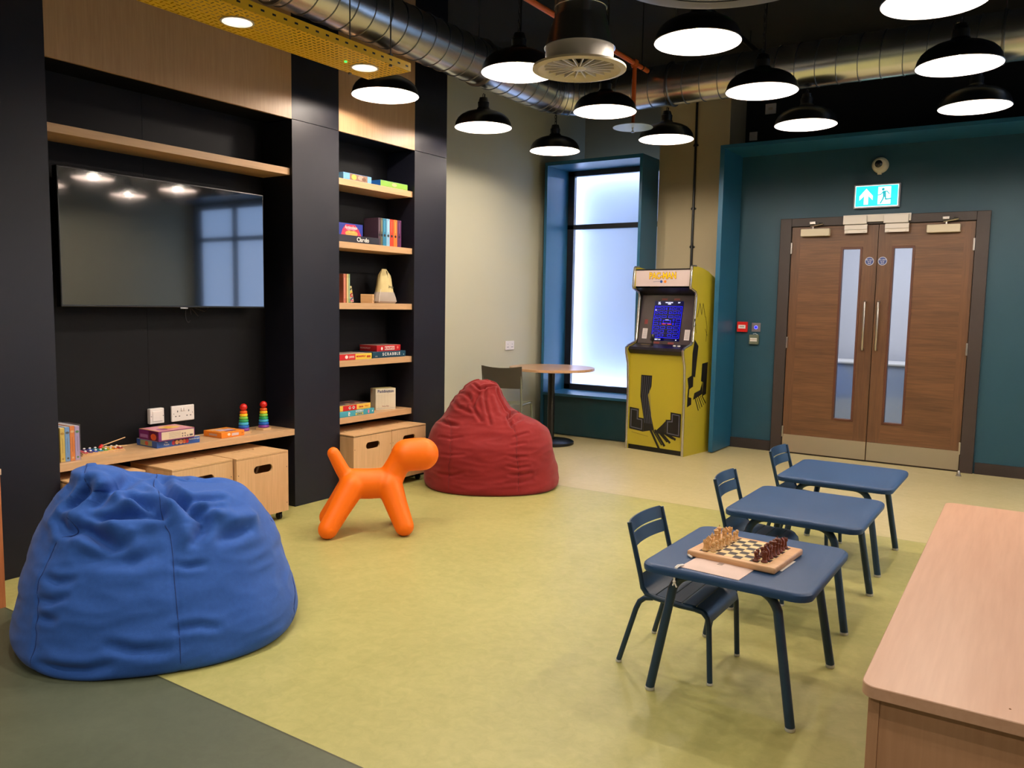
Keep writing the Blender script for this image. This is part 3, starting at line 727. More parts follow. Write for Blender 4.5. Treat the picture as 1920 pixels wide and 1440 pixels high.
# puzzle boxes
t = game_box('flat blue puzzle box under the purple one on the bench', -4.105, 2.700, B0, 0.19, 0.268, 0.037, cmat(46, 84, 156), cmat(210, 196, 170), name='puzzle_box', cat='puzzle')
patch(t, '+x', -0.03, 0.06, 0.006, 0.034, cmat(60, 40, 44), 0.095, 'fruit_picture')
for (a, c, r_) in ((-0.034, (180, 44, 60), .010), (-0.012, (226, 170, 110), .011), (0.012, (222, 150, 104), .013), (0.034, (216, 110, 60), .011), (0.052, (200, 40, 54), .010)): blob(t, '+x', a, 0.019, r_, 0.012, cmat(*c), 0.0954, 'fruit_picture', 1)
text('The', 0.012, WH, t, (0.0956, -0.078, 0.026), RX); text('Puzzle', 0.013, WH, t, (0.0956, -0.076, 0.014), RX)
text('Ravensburger', 0.0125, WH, t, (0.0956, 0.098, 0.026), RX)
patch(t, '-y', -0.06, 0.05, 0.006, 0.034, cmat(150, 150, 110), 0.134, 'side_picture'); blob(t, '-y', 0.0, 0.02, 0.016, 0.012, cmat(206, 84, 60), 0.134, 'side_picture', 2)
t = game_box('purple puzzle box with pale side, upper of two stacked on bench', -4.085, 2.678, B0 + 0.0376, 0.185, 0.222, 0.056, cmat(122, 44, 108), cmat(214, 160, 84), name='puzzle_box', cat='puzzle', rz=0.0)
patch(t, '+x', -0.094, 0.106, 0.006, 0.050, cmat(220, 200, 170), 0.0925, 'pale_side')
for i in range(5): patch(t, '+x', -0.05, 0.022, 0.012 + i * 0.007, 0.0135 + i * 0.007, cmat(150, 130, 120), 0.0929, 'small_print')
for (a, z) in ((0.034, .03), (.05, .03), (.034, .016), (.05, .016), (0.066, .016)): patch(t, '+x', a - .004, a + .004, z - .004, z + .004, cmat(130, 110, 110), 0.0929, 'small_mark')
patch(t, '+x', 0.078, 0.098, 0.012, 0.022, cmat(90, 80, 84), 0.0929, 'barcode')
patch(t, '-y', 0.0, 0.085, 0.004, 0.052, cmat(96, 20, 60), 0.111, 'side_picture'); blob(t, '-y', 0.045, 0.022, 0.026, 0.018, cmat(226, 92, 44), 0.111, 'side_picture', 2); 
patch(t, '-y', -0.08, -0.01, 0.012, 0.03, cmat(170, 110, 160), 0.111, 'side_print')
patch(t, 'top', -0.10, 0.104, -0.088, 0.088, cmat(206, 130, 150), 0.056, 'lid_picture'); blob(t, 'top', 0.02, -0.01, 0.06, 0.05, cmat(226, 176, 70), 0.056, 'lid_picture', 2); blob(t, 'top', -0.05, 0.03, 0.03, 0.03, cmat(150, 60, 120), 0.056, 'lid_picture', 2)
t = game_box('orange game box beside the stacking rings on the bench', -4.10, 3.065, B0, 0.165, 0.165, 0.034, cmat(240, 134, 30), cmat(236, 140, 40), name='board_game', rz=0.02)
patch(t, '+x', -0.01, 0.04, 0.008, 0.024, cmat(214, 190, 186), 0.0825, 'side_print'); blob(t, '+x', -0.03, 0.019, 0.010, 0.008, cmat(244, 220, 190), 0.0825, 'side_print')
text('6+', 0.012, cmat(150, 80, 30), t, (0.083, 0.068, 0.017), RX); patch(t, '-y', -0.03, 0.04, 0.010, 0.022, cmat(206, 160, 140), 0.0825, 'side_print')
patch(t, 'top', -0.05, 0.05, -0.02, 0.03, cmat(206, 180, 190), 0.034, 'lid_print'); patch(t, 'top', -0.03, 0.04, 0.035, 0.06, cmat(120, 84, 120), 0.034, 'lid_print'); patch(t, 'top', -0.06, 0.02, -0.06, -0.03, cmat(226, 190, 150), 0.034, 'lid_print')

# stacking rings
ring_cols = [(126, 60, 150), (36, 100, 190), (70, 176, 214), (44, 160, 96), (130, 196, 72), (248, 204, 40), (240, 100, 34)]
def stacker(label, x, y):
    t = thing('stacking_toy', label, 'toy', (x, y, B0), 0.3, 'rainbow ring stackers on the bench')
    MB().prism([(0.052 * math.cos(PI / 3 * i), 0.052 * math.sin(PI / 3 * i)) for i in range(6)], 0, 0.012, 'z').build('base', M_PLY, t, False)
    MB().tube([(0, 0, 0.012), (0, 0, 0.165)], 0.005, 10).build('peg', M_PLY, t)
    z = 0.012
    for i, c in enumerate(ring_cols):
        r_ = 0.0335 - i * 0.0019; hh = 0.0178
        MB().lathe([(0.006, z), (r_ - .004, z), (r_, z + .004), (r_, z + hh - .005), (r_ - .004, z + hh - .0008), (0.006, z + hh - .0008)], (0, 0, 0), 28).build('ring', cmat(*c, rough=0.3), t)
        z += hh
    MB().sphere((0, 0, z + 0.021), 0.0225, 24).build('ball', M_RED, t)
    return t
stacker('rainbow ring stacker with red ball, left one beside orange game box', -4.10, 3.208)
stacker('rainbow ring stacker with red ball, right one near the bench end', -4.115, 3.372)

# --- narrow bay: top shelf
z = SH[0] + .0006
t = game_box('light blue puzzle box with dog picture on the top shelf', -4.105, 4.105, z, 0.19, 0.27, 0.045, cmat(110, 172, 222), cmat(60, 120, 190), name='puzzle_box', cat='puzzle')
patch(t, '+x', -0.075, 0.095, 0.002, 0.043, cmat(140, 104, 80), 0.095, 'animal_picture'); blob(t, '+x', -0.035, 0.022, 0.024, 0.018, cmat(236, 180, 70), 0.0954, 'animal_picture', 1); blob(t, '+x', 0.03, 0.024, 0.028, 0.016, cmat(190, 150, 130), 0.0954, 'animal_picture', 1); blob(t, '+x', 0.06, 0.018, 0.02, 0.012, cmat(110, 74, 52), 0.0958, 'animal_picture', 1)
t = game_box('green and blue game box at the right of the top shelf', -4.115, 4.487, z, 0.19, 0.29, 0.044, cmat(128, 178, 58), cmat(40, 120, 190), name='board_game')
patch(t, '-y', -0.095, 0.095, 0.001, 0.043, cmat(26, 96, 176), 0.145, 'blue_side'); blob(t, '+x', 0.0, 0.024, 0.026, 0.012, cmat(186, 170, 120), 0.0951, 'side_print')
# --- second shelf
z = SH[1] + .0006
t = game_box('long black game box on the second shelf, with white lettering', -4.115, 4.115, z, 0.22, 0.40, 0.047, cmat(34, 32, 44), cmat(30, 28, 40), name='board_game')
text('Cluedo', 0.040, WH, t, (0.1105, 0.035, 0.022), RX, bold=0.0012)
t = game_box('red and blue game box standing on the black one, second shelf', -4.115, 4.115, z + 0.0476, 0.06, 0.235, 0.088, cmat(36, 52, 150), cmat(30, 44, 130), name='board_game')
s = MB().prism([(0.0, 0.0) for _ in ()] or [(-0.095, 0.002), (0.105, 0.002), (0.075, 0.05), (0.04, 0.08), (-0.05, 0.08), (-0.08, 0.045)], 0.0302, 0.0306, 'x'); s.build('burst_print', cmat(214, 48, 84), t, False)
blob(t, '+x', 0.005, 0.02, 0.06, 0.022, cmat(240, 170, 80), 0.0302, 'burst_print', 2); blob(t, '+x', 0.0, 0.052, 0.05, 0.014, cmat(232, 130, 150), 0.0302, 'burst_print', 2)
text('Articulate', 0.030, WH, t, (0.0316, 0.0, 0.060), RX, bold=0.0003)
text('for kids', 0.018, cmat(250, 220, 120), t, (0.0316, 0.005, 0.030), RX)
bk = [((70, 50, 62), .026), ((96, 96, 70), .022), ((36, 116, 150), .038), ((130, 176, 206), .036), ((206, 62, 34), .04), ((240, 118, 40), .040), ((84, 34, 78), .044)]
names = ['dark brown', 'olive', 'teal-blue', 'pale blue', 'red-orange', 'orange', 'plum']
yy = 4.330
for (c, wd), nm in zip(bk, names):
    wd *= 1.0
    t = thing('paperback', '%s-spined paperback in the row on the second bookshelf' % nm, 'book', (-4.10, yy + wd / 2, z), 0, 'paperbacks on the second shelf')
    MB().box((-0.07, -wd / 2 + .0006, 0), (0.07, wd / 2 - .0006, 0.195), 0.0015).build('cover', cmat(*c), t, False)
    blob(t, '+x', 0, 0.075, 0.010, 0.010, cmat(30, 26, 30), 0.0701, 'spine_picture'); patch(t, '+x', -0.003, 0.003, 0.10, 0.18, cmat(*[min(255, v + 50) for v in c]), 0.0701, 'spine_title')
    yy += wd
# --- third shelf
z = SH[2] + .0006
yy = 3.988
for wd, c, nm in ((0.022, (190, 110, 84), 'red-brown'), (0.010, (150, 90, 40), 'ochre'), (0.016, (206, 186, 120), 'cream'), (0.014, (126, 160, 120), 'sage green')):
    t = thing('slim_book', 'upright slim %s book at the left of the third shelf' % nm, 'book', (-4.10, yy + wd / 2, z), 0, 'slim books on the third shelf')
    MB().box((-0.07, -wd / 2 + .0004, 0), (0.07, wd / 2 - .0004, 0.196), 0.001).build('cover', cmat(*c), t, False); patch(t, '+x', -wd * .2, wd * .2, 0.03, 0.17, cmat(*[min(255, v + 36) for v in c]), 0.0701, 'spine_title')
    yy += wd
t = thing('comic_book', 'small multicoloured book leaning on the slim books, third shelf', 'book', (-4.10, 4.082, z), 0)
s = MB().box((-0.06, -0.016, 0), (0.06, 0.016, 0.112), 0.002); s.xf(Matrix.Rotation(0.20, 4, 'X')); s.xf(Matrix.Translation((0, 0, 0.0035)))
s.build('cover', cmat(196, 182, 130), t, False)
for i, (zz, c) in enumerate(((0.095, (70, 60, 40)), (0.078, (214, 190, 60)), (0.062, (170, 40, 44)), (0.047, (190, 60, 70)), (0.03, (60, 70, 130)), (0.016, (200, 90, 120)))):
    s = MB().box((0.06, -0.014, zz - .006), (0.0606, 0.014, zz + .004), rot=Matrix.Rotation(0.4 * (-1) ** i, 3, 'X')); s.xf(Matrix.Rotation(0.20, 4, 'X')); s.build('print', cmat(*c), t, False)
t = game_box('small square wooden game box on the third shelf', -4.09, 4.283, z, 0.085, 0.085, 0.064, M_PLY, None, rz=0.62, name='wooden_box', cat='box')
blob(t, '+x', 0.012, 0.044, 0.016, 0.008, cmat(196, 140, 50), 0.0426, 'stamp'); patch(t, '+x', -0.012, 0.03, 0.012, 0.018, cmat(80, 50, 36), 0.0426, 'stamp')
# drawstring bag (gathered cloth)
t = thing('drawstring_bag', 'cream cloth drawstring bag standing on the third shelf', 'bag', (-4.10, 4.475, z))
rows = []
prof = [(0.0, .100, .045), (0.015, .113, .055), (0.04, .104, .055), (0.08, .086, .048), (0.13, .073, .040), (0.18, .066, .032), (0.205, .060, .026), (0.222, .046, .018), (0.240, .030, .012), (0.250, .024, .006)]
for k_, (zz, a, b_) in enumerate(prof):
    row = []
    for i in range(49):
        th = 2 * PI * i / 48
        rr = 1 + 0.05 * math.sin(5 * th + 0.6) * (zz / .25) + 0.06 * math.sin(9 * th + zz * 20) * (zz / .25) ** 2
        row.append((b_ * rr * math.cos(th), -0.008 + a * rr * math.sin(th) + (0.25 - zz) * 0.03, zz))
    rows.append(row)
g = MB().grid(rows); g.prism([(q[0], q[1]) for q in rows[0][:-1]], 0.0, 0.0012, 'z'); g.prism([(q[0], q[1]) for q in rows[-1][:-1]], 0.2485, 0.2500, 'z')
M_BAG = mat('natural_cotton', (214, 196, 140), 0.85, noise=0.08, nscale=10, bump=0.3, bscale=150)
g.build('cloth', M_BAG, t)
rows = [[(x_ * 1.02, y_ * 1.0 , z_) for (x_, y_, z_) in [(prof_b * math.cos(2 * PI * i / 48), -0.008 + prof_a * math.sin(2 * PI * i / 48) + (0.25 - zz) * .03, zz) for i in range(49)]] for (zz, prof_a, prof_b) in ((0.002, .102, .047), (0.015, .1145, .057), (0.04, .106, .057), (0.08, .088, .050), (0.082, .086, .048))]
MB().grid(rows).build('lower_band', mat('grey_cotton_band', (170, 158, 146), 0.85, bump=0.3, bscale=150), t)
text('Jenga', 0.026, cmat(90, 84, 60), t, (0.046, 0.018, 0.122), (PI / 2 - 0.1, 0.12, PI / 2))
MB().tube([(0.02, -0.06, 0.12), (0.03, -0.078, 0.085), (0.034, -0.092, 0.055), (0.036, -0.098, 0.01)], 0.0016, 6).build('drawstring', WH, t)
MB().tube([(0.017, 0.0, 0.236), (0.025, 0.002, 0.20), (0.03, 0.001, 0.175)], 0.003, 6).build('pull_cord', mat('dark_cord', (90, 78, 50), .8), t)
# --- fourth shelf
z = SH[3] + .0006
t = game_box('dark teal game box on fourth shelf, under the red one', -4.115, 4.44, z, 0.19, 0.355, 0.044, cmat(16, 66, 88), cmat(20, 70, 90), name='board_game', rz=0.0)
text('S C R A B B L E', 0.029, WH, t, (0.0956, 0.02, 0.024), RX, bold=0.0009)
text('S', 0.018, WH, t, (0.04, -0.1785, 0.022), RY); text('8', 0.014, WH, t, (0.0956, 0.155, 0.016), RX); text('5 12', 0.012, WH, t, (0.0956, -0.14, 0.012), RX)
t = game_box('red game box on top of the teal one, fourth shelf', -4.125, 4.455, z + 0.0446, 0.17, 0.255, 0.044, cmat(190, 30, 34), cmat(150, 120, 110), name='board_game')
patch(t, '+x', -0.045, 0.062, 0.009, 0.035, cmat(230, 216, 206), 0.085, 'title_strip'); text('MONOPOLY', 0.0215, RD, t, (0.0856, 0.008, 0.0215), RX, bold=0.0007)
blob(t, '+x', -0.075, 0.02, 0.009, 0.012, WH, 0.085, 'side_print'); blob(t, '+x', 0.095, 0.024, 0.010, 0.010, cmat(220, 120, 110), 0.085, 'side_print')
text('MONOPOLY', 0.018, cmat(226, 170, 160), t, (-0.03, -0.1279, 0.022), RY, bold=0.0004)
t = game_box('yellow and red junior game box at left of fourth shelf', -4.10, 4.07, z, 0.20, 0.325, 0.042, cmat(240, 206, 70), cmat(170, 150, 140), name='board_game')
patch(t, '+x', -0.162, 0.0, 0.001, 0.041, RD, 0.10, 'red_side'); blob(t, '+x', -0.085, 0.022, 0.014, 0.012, WH, 0.1002, 'side_print'); patch(t, '+x', -0.065, -0.008, 0.010, 0.032, cmat(224, 90, 84), 0.1002, 'side_print')
text('MONOPOLY', 0.0165, RD, t, (0.1010, 0.055, 0.022), RX, bold=0.0006); text('JUNIOR', 0.013, WH, t, (0.1014, -0.036, 0.021), RX, bold=.0004); patch(t, '+x', 0.112, 0.150, 0.012, 0.026, cmat(190, 70, 30), 0.1002, 'side_print')
# --- fifth shelf
z = SH[4] + .0006
t = game_box('light blue game box, lower of two at left of the lowest shelf', -4.10, 4.085, z, 0.20, 0.345, 0.040, cmat(70, 160, 178), cmat(60, 140, 160), name='board_game')
text('SCRABBLE', 0.017, WH, t, (0.1006, 0.025, 0.031), RX, bold=0.0003); patch(t, '+x', -0.015, 0.062, 0.004, 0.020, cmat(206, 190, 84), 0.10, 'yellow_strip'); text('JUNIOR', 0.014, cmat(30, 100, 130), t, (0.1010, 0.024, 0.012), RX, bold=.0004)
text('R', 0.034, WH, t, (0.1006, -0.075, 0.018), RX, bold=.002); blob(t, '+x', 0.115, 0.02, 0.008, 0.014, cmat(226, 130, 150), 0.10, 'side_print'); blob(t, '+x', 0.155, 0.02, 0.004, 0.006, WH, 0.10, 'side_print')
t = game_box('red and yellow game box, upper of two on the lowest shelf', -4.10, 4.075, z + 0.0406, 0.19, 0.30, 0.040, cmat(236, 196, 80), cmat(120, 100, 90), name='board_game')
patch(t, '+x', -0.12, 0.012, 0.002, 0.038, RD, 0.095, 'red_side')
for a in (-0.055, -0.018): blob(t, '+x', a, 0.020, 0.011, 0.010, WH, 0.0954, 'side_print', 1); blob(t, '+x', a, 0.021, 0.005, 0.005, BK, 0.0958, 'side_print', 1)
text('Guess', 0.017, cmat(190, 60, 40), t, (0.0956, 0.055, 0.02), RX, bold=.0006); text('Who?', 0.016, cmat(220, 140, 40), t, (0.0956, 0.11, 0.021), RX, bold=.0006)
for i in range(6):
    for j in range(3): blob(t, 'top', -0.12 + i * 0.048, -0.06 + j * 0.05, 0.018, 0.02, cmat(*random.choice([(60, 50, 60), (200, 160, 120), (90, 60, 110), (150, 60, 50)])), 0.040, 'lid_picture', 1)
t = game_box('upright cream striped book box with blue lettering on lowest shelf', -4.115, 4.475, z, 0.085, 0.165, 0.158, cmat(234, 224, 198), cmat(210, 196, 130), name='book_box', cat='book', rz=-0.35)
for i in range(13): patch(t, '+x', -0.072 + i * 0.012, -0.070 + i * 0.012, 0.012, 0.115, cmat(196, 180, 150), 0.0425, 'stripe_print')
text('Paddington', 0.030, cmat(44, 50, 110), t, (0.0432, 0.0, 0.136), RX, bold=0.0005)
patch(t, '+x', -0.078, 0.078, 0.008, 0.0095, cmat(110, 100, 90), 0.0425, 'border_print'); text('Story Box', 0.014, cmat(150, 70, 60), t, (0.0432, 0.0, 0.026), RX)
# ------------------------------------------------------------------ children's tables and chairs
def kid_table(label, x, y, rz=0.0):
    t = thing('childrens_table', label, 'table', (x, y, 0), rz, 'blue metal children\'s tables')
    HX, HY, R = 0.283, 0.305, 0.055
    m = MB(); prev = None
    ZT = 0.012
    prof = [(0.0, 0.4385), (0.012, 0.44), (0.02, 0.4385), (0.026, 0.433), (0.028, 0.424), (0.026, 0.412)]
    rings = []
    top0 = rounded(-HX + .026, -HY + .026, HX - .026, HY - .026, R - .02)
    for (o_, zz) in prof[1:]:
        k = 0.028 - o_
        rings.append([m.bm.verts.new((p[0], p[1], zz + ZT)) for p in rounded(-HX + k, -HY + k, HX - k, HY - k, R - k * 0.6)])
    inner = [m.bm.verts.new((p[0], p[1], 0.412 + ZT)) for p in rounded(-HX + .008, -HY + .008, HX - .008, HY - .008, R - .01)]
    inner2 = [m.bm.verts.new((p[0], p[1], 0.430 + ZT)) for p in rounded(-HX + .03, -HY + .03, HX - .03, HY - .03, R - .02)]
    m.loft(rings + [inner, inner2], True, True)
    m.build('tabletop', M_BLUEM, t)
    r = 0.0155
    for sy in (-1, 1):
        yy = sy * 0.272
        cb_ = []
        pts = [(-0.10, yy * 0.93, 0.425), (0.10, yy * 0.93, 0.425)]
        MB().tube(pts, r, 12).build('crossbar', M_BLUEC, t)
        for sx in (-1, 1):
            foot = Vector((sx * 0.238, sy * 0.277, 0.012)); top = Vector((sx * 0.175, yy * 0.93, 0.397))
            a = Vector((sx * 0.10, yy * 0.93, 0.425))
            pl = [a]
            for k in range(1, 8):
                s_ = k / 8; c_ = Vector((sx * 0.163, yy * 0.93, 0.425))
                pl.append(a * (1 - s_) ** 2 + c_ * 2 * s_ * (1 - s_) + (top + (foot - top) * 0.12) * s_ ** 2)
            pl.append(foot)
            lg = MB().tube(pl, r, 14).build('leg', M_BLUEC, t)
            MB().lathe([(0.0145, 0), (0.0165, 0.003), (0.0165, 0.012)], (foot.x, foot.y, 0), 16).build('foot_cap', M_CLEAR, lg)
    return t
tb = kid_table('blue children\'s table with the chessboard on it, nearest of the three', -0.838, 2.800)
def place_copy(src, label, loc, rz):
    c = copy_tree(src); c.location = loc; c.rotation_euler = (0, 0, rz); c['label'] = label; return c
place_copy(tb, 'empty blue children\'s table, middle one of the three in a row', (-0.860, 3.706, 0), 0.0)
place_copy(tb, 'empty blue children\'s table, farthest of the three, nearest the doors', (-0.878, 4.572, 0), 0.0)

def kid_chair(label, x, y, rz=0.0):
    """faces +x"""
    t = thing('childrens_chair', label, 'chair', (x, y, 0), rz, 'blue slatted metal children\'s chairs')
    W = 0.148
    for s_ in (-1, 1):
        y_ = s_ * W
        # back post bending into the side rail and down to the front leg
        P = [(-0.158, y_ * 0.98, 0.532), (-0.105, y_ * .985, 0.335), (-0.096, y_, 0.298), (-0.078, y_, 0.277), (-0.045, y_, 0.270), (0.05, y_, 0.262), (0.105, y_, 0.262), (0.135, y_, 0.257), (0.152, y_, 0.240), (0.158, y_, 0.215), (0.170, y_ * 1.0, 0.010)]
        rr = [0.0095] * 3 + [0.010] * 8
        lg = MB().tube(P, rr, 12).build('side_frame', M_BLUEC, t)
        MB().lathe([(0.009, 0), (0.011, 0.002), (0.011, 0.010)], (0.170, y_, 0), 12).build('foot_cap', M_CLEAR, lg)
        P = [(-0.055, y_, 0.268), (-0.085, y_ * 1.01, 0.262), (-0.105, y_ * 1.02, 0.245), (-0.118, y_ * 1.03, 0.215), (-0.176, y_ * 1.1, 0.010)]
        lg = MB().tube(P, 0.010, 12).build('leg', M_BLUEC, t)
        MB().lathe([(0.009, 0), (0.011, 0.002), (0.011, 0.010)], (-0.176, y_ * 1.1, 0), 12).build('foot_cap', M_CLEAR, lg)
    # seat slats: they run across, the first and last curl up / down
    def slat(path, name='seat_slat'):
        up = [(p[0], p[1]) for p in path]
        m = MB(); rows = []
        n = len(up)
        for j in range(2):
            off = 0.0 if j == 0 else -0.005
            rows.append([(u, w_ + off) for u, w_ in up])
        poly = rows[0] + rows[1][::-1]
        m.prism(poly, -W + 0.002, W - 0.002, 'y')
        return m.build(name, M_BLUEC, t)
    Z = 0.284
    slat([(-0.108, 0.345), (-0.102, 0.322), (-0.094, 0.302), (-0.082, 0.290), (-0.065, 0.284), (-0.046, 0.281)])
    slat([(-0.042, 0.2805), (-0.02, 0.279), (0.004, 0.277)])
    slat([(0.008, 0.2768), (0.03, 0.2755), (0.054, 0.2745)])
    slat([(0.058, 0.2745), (0.085, 0.2745), (0.108, 0.2745)])
    slat([(0.112, 0.274), (0.128, 0.272), (0.145, 0.264), (0.158, 0.248), (0.164, 0.228)])
    # two curved back slats
    for (z0, z1, x0) in ((0.440, 0.486, -0.142), (0.492, 0.538, -0.156)):
        m = MB(); out = []; inn = []
        rings = []
        for i in range(17):
            yv = -W - 0.004 + (2 * W + 0.008) * i / 16
            bow = -0.020 * (1 - (yv / W) ** 2)
            sh = 1.0
            e = abs(yv) / (W + .004)
            cut = 0.012 * max(0, (e - 0.93) / 0.07) ** 2
            xx = x0 + bow + 0.012
            lean = 0.24
            rings.append([m.bm.verts.new(v) for v in ((xx, yv, z0 + cut), (xx - 0.005, yv, z0 + cut), (xx - 0.005 - lean * (z1 - z0), yv, z1 - cut), (xx - lean * (z1 - z0), yv, z1 - cut))])
        m.loft(rings); m.build('back_slat', M_BLUEC, t)
    return t
ch = kid_chair('blue slatted children\'s chair at the chess table, nearest', -1.086, 2.822)
place_copy(ch, 'blue slatted children\'s chair at the middle empty table', (-1.095, 3.752, 0), 0.02)
place_copy(ch, 'blue slatted children\'s chair at the farthest table, by the doors', (-1.095, 4.655, 0), -0.03)

# ------------------------------------------------------------------ chess set on the near table
TZ = 0.4522
BR = math.radians(-4.0)
BC = Vector((-0.846, 2.786))
M_BOARD = wood('board_maple', (226, 180, 132), (204, 150, 104), 'x', scale=1.4, fine=0.5)
t = thing('paper_card', 'white card sheet lying under the chessboard', 'paper', (BC.x, BC.y, TZ), BR)
MB().box((-0.05, -0.085, 0.0), (0.161, 0.05, 0.0012)).build('sheet', cmat(232, 226, 216, .7), t, False)
t = thing('chessboard', 'wooden chessboard with light frame on the nearest blue table', 'chessboard', (BC.x, BC.y, TZ + 0.0014), BR)
MB().box((-0.156, -0.142, 0), (0.156, 0.142, 0.022), 0.006, 3).build('board_frame', M_BOARD, t)
SQ = 0.030
lt = MB(); dk = MB()
for i in range(8):
    for j in range(8):
        (dk if (i + j) % 2 == 0 else lt).box((-0.12 + i * SQ, -0.12 + j * SQ, 0.0215), (-0.12 + (i + 1) * SQ, -0.12 + (j + 1) * SQ, 0.0224))
lt.build('light_squares', cmat(232, 206, 150), t, False); dk.build('dark_squares', cmat(40, 26, 26), t, False)
MB().box((-0.1205, -0.1205, 0.0212), (0.1205, 0.1205, 0.0219)).build('inlay_line', cmat(120, 80, 60), t, False)
PROF = {
 'pawn': [(0.0085, 0), (0.0095, .002), (0.009, .004), (0.006, .007), (0.0038, .014), (0.0035, .019), (0.0058, .021), (0.0036, .0225), (0.0055, .026), (0.006, .029), (0.0052, .033), (0.003, .0355)],
 'rook': [(0.0095, 0), (0.0105, .002), (0.010, .005), (0.0068, .009), (0.0055, .024), (0.0072, .029), (0.008, .030), (0.008, .038), (0.006, .038), (0.0055, .035)],
 'bishop': [(0.0095, 0), (0.0105, .002), (0.010, .005), (0.0065, .009), (0.0042, .02), (0.004, .029), (0.007, .031), (0.0042, .033), (0.0062, .038), (0.006, .042), (0.0035, .047), (0.0018, .049), (0.0024, .051), (0.001, .053)],
 'queen': [(0.010, 0), (0.0112, .002), (0.0105, .005), (0.007, .010), (0.0045, .024), (0.0045, .036), (0.0078, .038), (0.0048, .040), (0.0062, .048), (0.0082, .055), (0.006, .056), (0.003, .058), (0.0028, .061), (0.001, .062)],
 'king': [(0.010, 0), (0.0115, .002), (0.0108, .005), (0.0072, .010), (0.0048, .026), (0.0047, .040), (0.0082, .042), (0.005, .044), (0.0065, .052), (0.0085, .058), (0.0065, .060), (0.003, .062)],
 'knight': [(0.0095, 0), (0.0105, .002), (0.010, .005), (0.0075, .009), (0.0068, .012)]}
M_PB = wood('boxwood_piece', (232, 190, 130), (206, 152, 92), 'z', scale=3); M_PR = wood('rosewood_piece', (130, 62, 34), (84, 34, 20), 'z', scale=3)
PM = {}
def piece_mesh(kind, mt, key):
    if (kind, key) in PM: return PM[(kind, key)]
    m = MB(); m.lathe([(a * 1.12, b * 0.94) for a, b in PROF[kind]], (0, 0, 0), 18)
    if kind == 'king': m.box((-.0011, -.0032, .061), (.0011, .0032, .063)); m.box((-.0011, -.0011, .056), (.0011, .0011, .066))
    if kind == 'rook':
        for i in range(4):
            a = PI / 2 * i + PI / 4; m.box((0.0065 * math.cos(a) - .0018, 0.0065 * math.sin(a) - .0018, .034), (0.0065 * math.cos(a) + .0018, 0.0065 * math.sin(a) + .0018, .0385))
    if kind == 'knight':
        m.prism([(-.006, .011), (.007, .011), (.005, .020), (.0065, .026), (.012, .029), (.0125, .034), (.008, .038), (.004, .043), (.001, .046), (-.001, .042), (-.006, .038), (-.0085, .030), (-.008, .02)], -.0036, .0036, 'y')
    PM[(kind, key)] = m.mesh(kind, mt); return PM[(kind, key)]
ORD = ['first', 'second', 'third', 'fourth', 'fifth', 'sixth', 'seventh', 'eighth']
back = ['rook', 'knight', 'bishop', 'queen', 'king', 'bishop', 'knight', 'rook']
ca, sa = math.cos(BR), math.sin(BR)
def put(kind, col, i, j, label, ddx=0, ddy=0):
    mt, key = (M_PB, 'w') if col == 'w' else (M_PR, 'b')
    lx, ly = -0.12 + (i + .5) * SQ + ddx, -0.12 + (j + .5) * SQ + ddy
    o = bpy.data.objects.new('chess_' + kind, piece_mesh(kind, mt, key)); COL.objects.link(o)
    o.location = (BC.x + lx * ca - ly * sa, BC.y + lx * sa + ly * ca, TZ + 0.0014 + 0.0224)
    o.rotation_euler = (0, 0, BR + (0 if col == 'w' else PI) + random.uniform(-.2, .2))
    tag(o, label, 'chess piece', 'pale chess pieces' if col == 'w' else 'dark chess pieces')
for j in range(8):
    k = back[j]; near = 'near' if j < 4 else 'far'
    q = lambda c: ('%s wooden chess %s' % (c, k)) + ('' if k in ('queen', 'king') else ' at the %s side of the board' % near) + (' on the back row' if k in ('queen', 'king') else '')
    rnd = lambda: random.uniform(-.003, .003)
    put(k, 'w', 0, j, q('pale'), rnd(), rnd()); put(k, 'b', 7, j, q('dark brown'), rnd(), rnd())
    put('pawn', 'w', 1, j, 'pale wooden pawn, %s of the row counted from the board\'s near edge' % ORD[j], rnd(), rnd())
    put('pawn', 'b', 6, j, 'dark brown pawn, %s of the row counted from the board\'s near edge' % ORD[j], rnd(), rnd())

t = thing('cotton_pouch', 'flat pale cotton drawstring pouch at the edge of the chess table', 'pouch', (-0.877, 2.616, TZ), BR)
m_ = MB(); 
rows = []
for i in range(15):
    row = []
    for j in range(21):
        x_ = -0.103 + 0.206 * j / 20; y_ = -0.095 + 0.155 * i / 14
        e = min(1, min(i, 14 - i, j, 20 - j) / 3)
        row.append((x_, y_ , 0.0016 + 0.0030 * e + 0.0008 * math.sin(x_ * 60 + y_ * 40) * e))
    rows.append(row)
m_.grid(rows); m_.box((-0.103, -0.095, 0), (0.103, 0.06, 0.0017))
m_.build('pouch_cloth', mat('pouch_cotton', (222, 196, 184), 0.85, bump=0.2, bscale=300), t)
patch(t, 'top', 0.0, 0.022, -0.012, 0.006, cmat(150, 130, 120), 0.0052, 'stamp')
m_ = MB().tube([(-0.100, -0.075, 0.004), (-0.108, -0.098, 0.006), (-0.110, -0.112, 0.002), (-0.110, -0.1215, -0.02), (-0.108, -0.122, -0.05)], 0.0028, 8)
m_.tube([(-0.097, -0.078, 0.004), (-0.101, -0.100, 0.006), (-0.104, -0.114, 0.001), (-0.106, -0.1215, -0.022), (-0.108, -0.122, -0.045), (-0.098, -0.123, -0.062)], 0.0026, 8)
m_.sphere((-0.108, -0.122, -0.044), 0.0055, 12)
m_.tube([(-0.108, -0.122, -0.045), (-0.112, -0.124, -0.058)], 0.0026, 8)
m_.build('drawstring', WH, t)
t = thing('board_pouch_tie', 'knotted white cord end at the left corner of the chessboard', 'cord', (-1.006, 2.660, TZ))
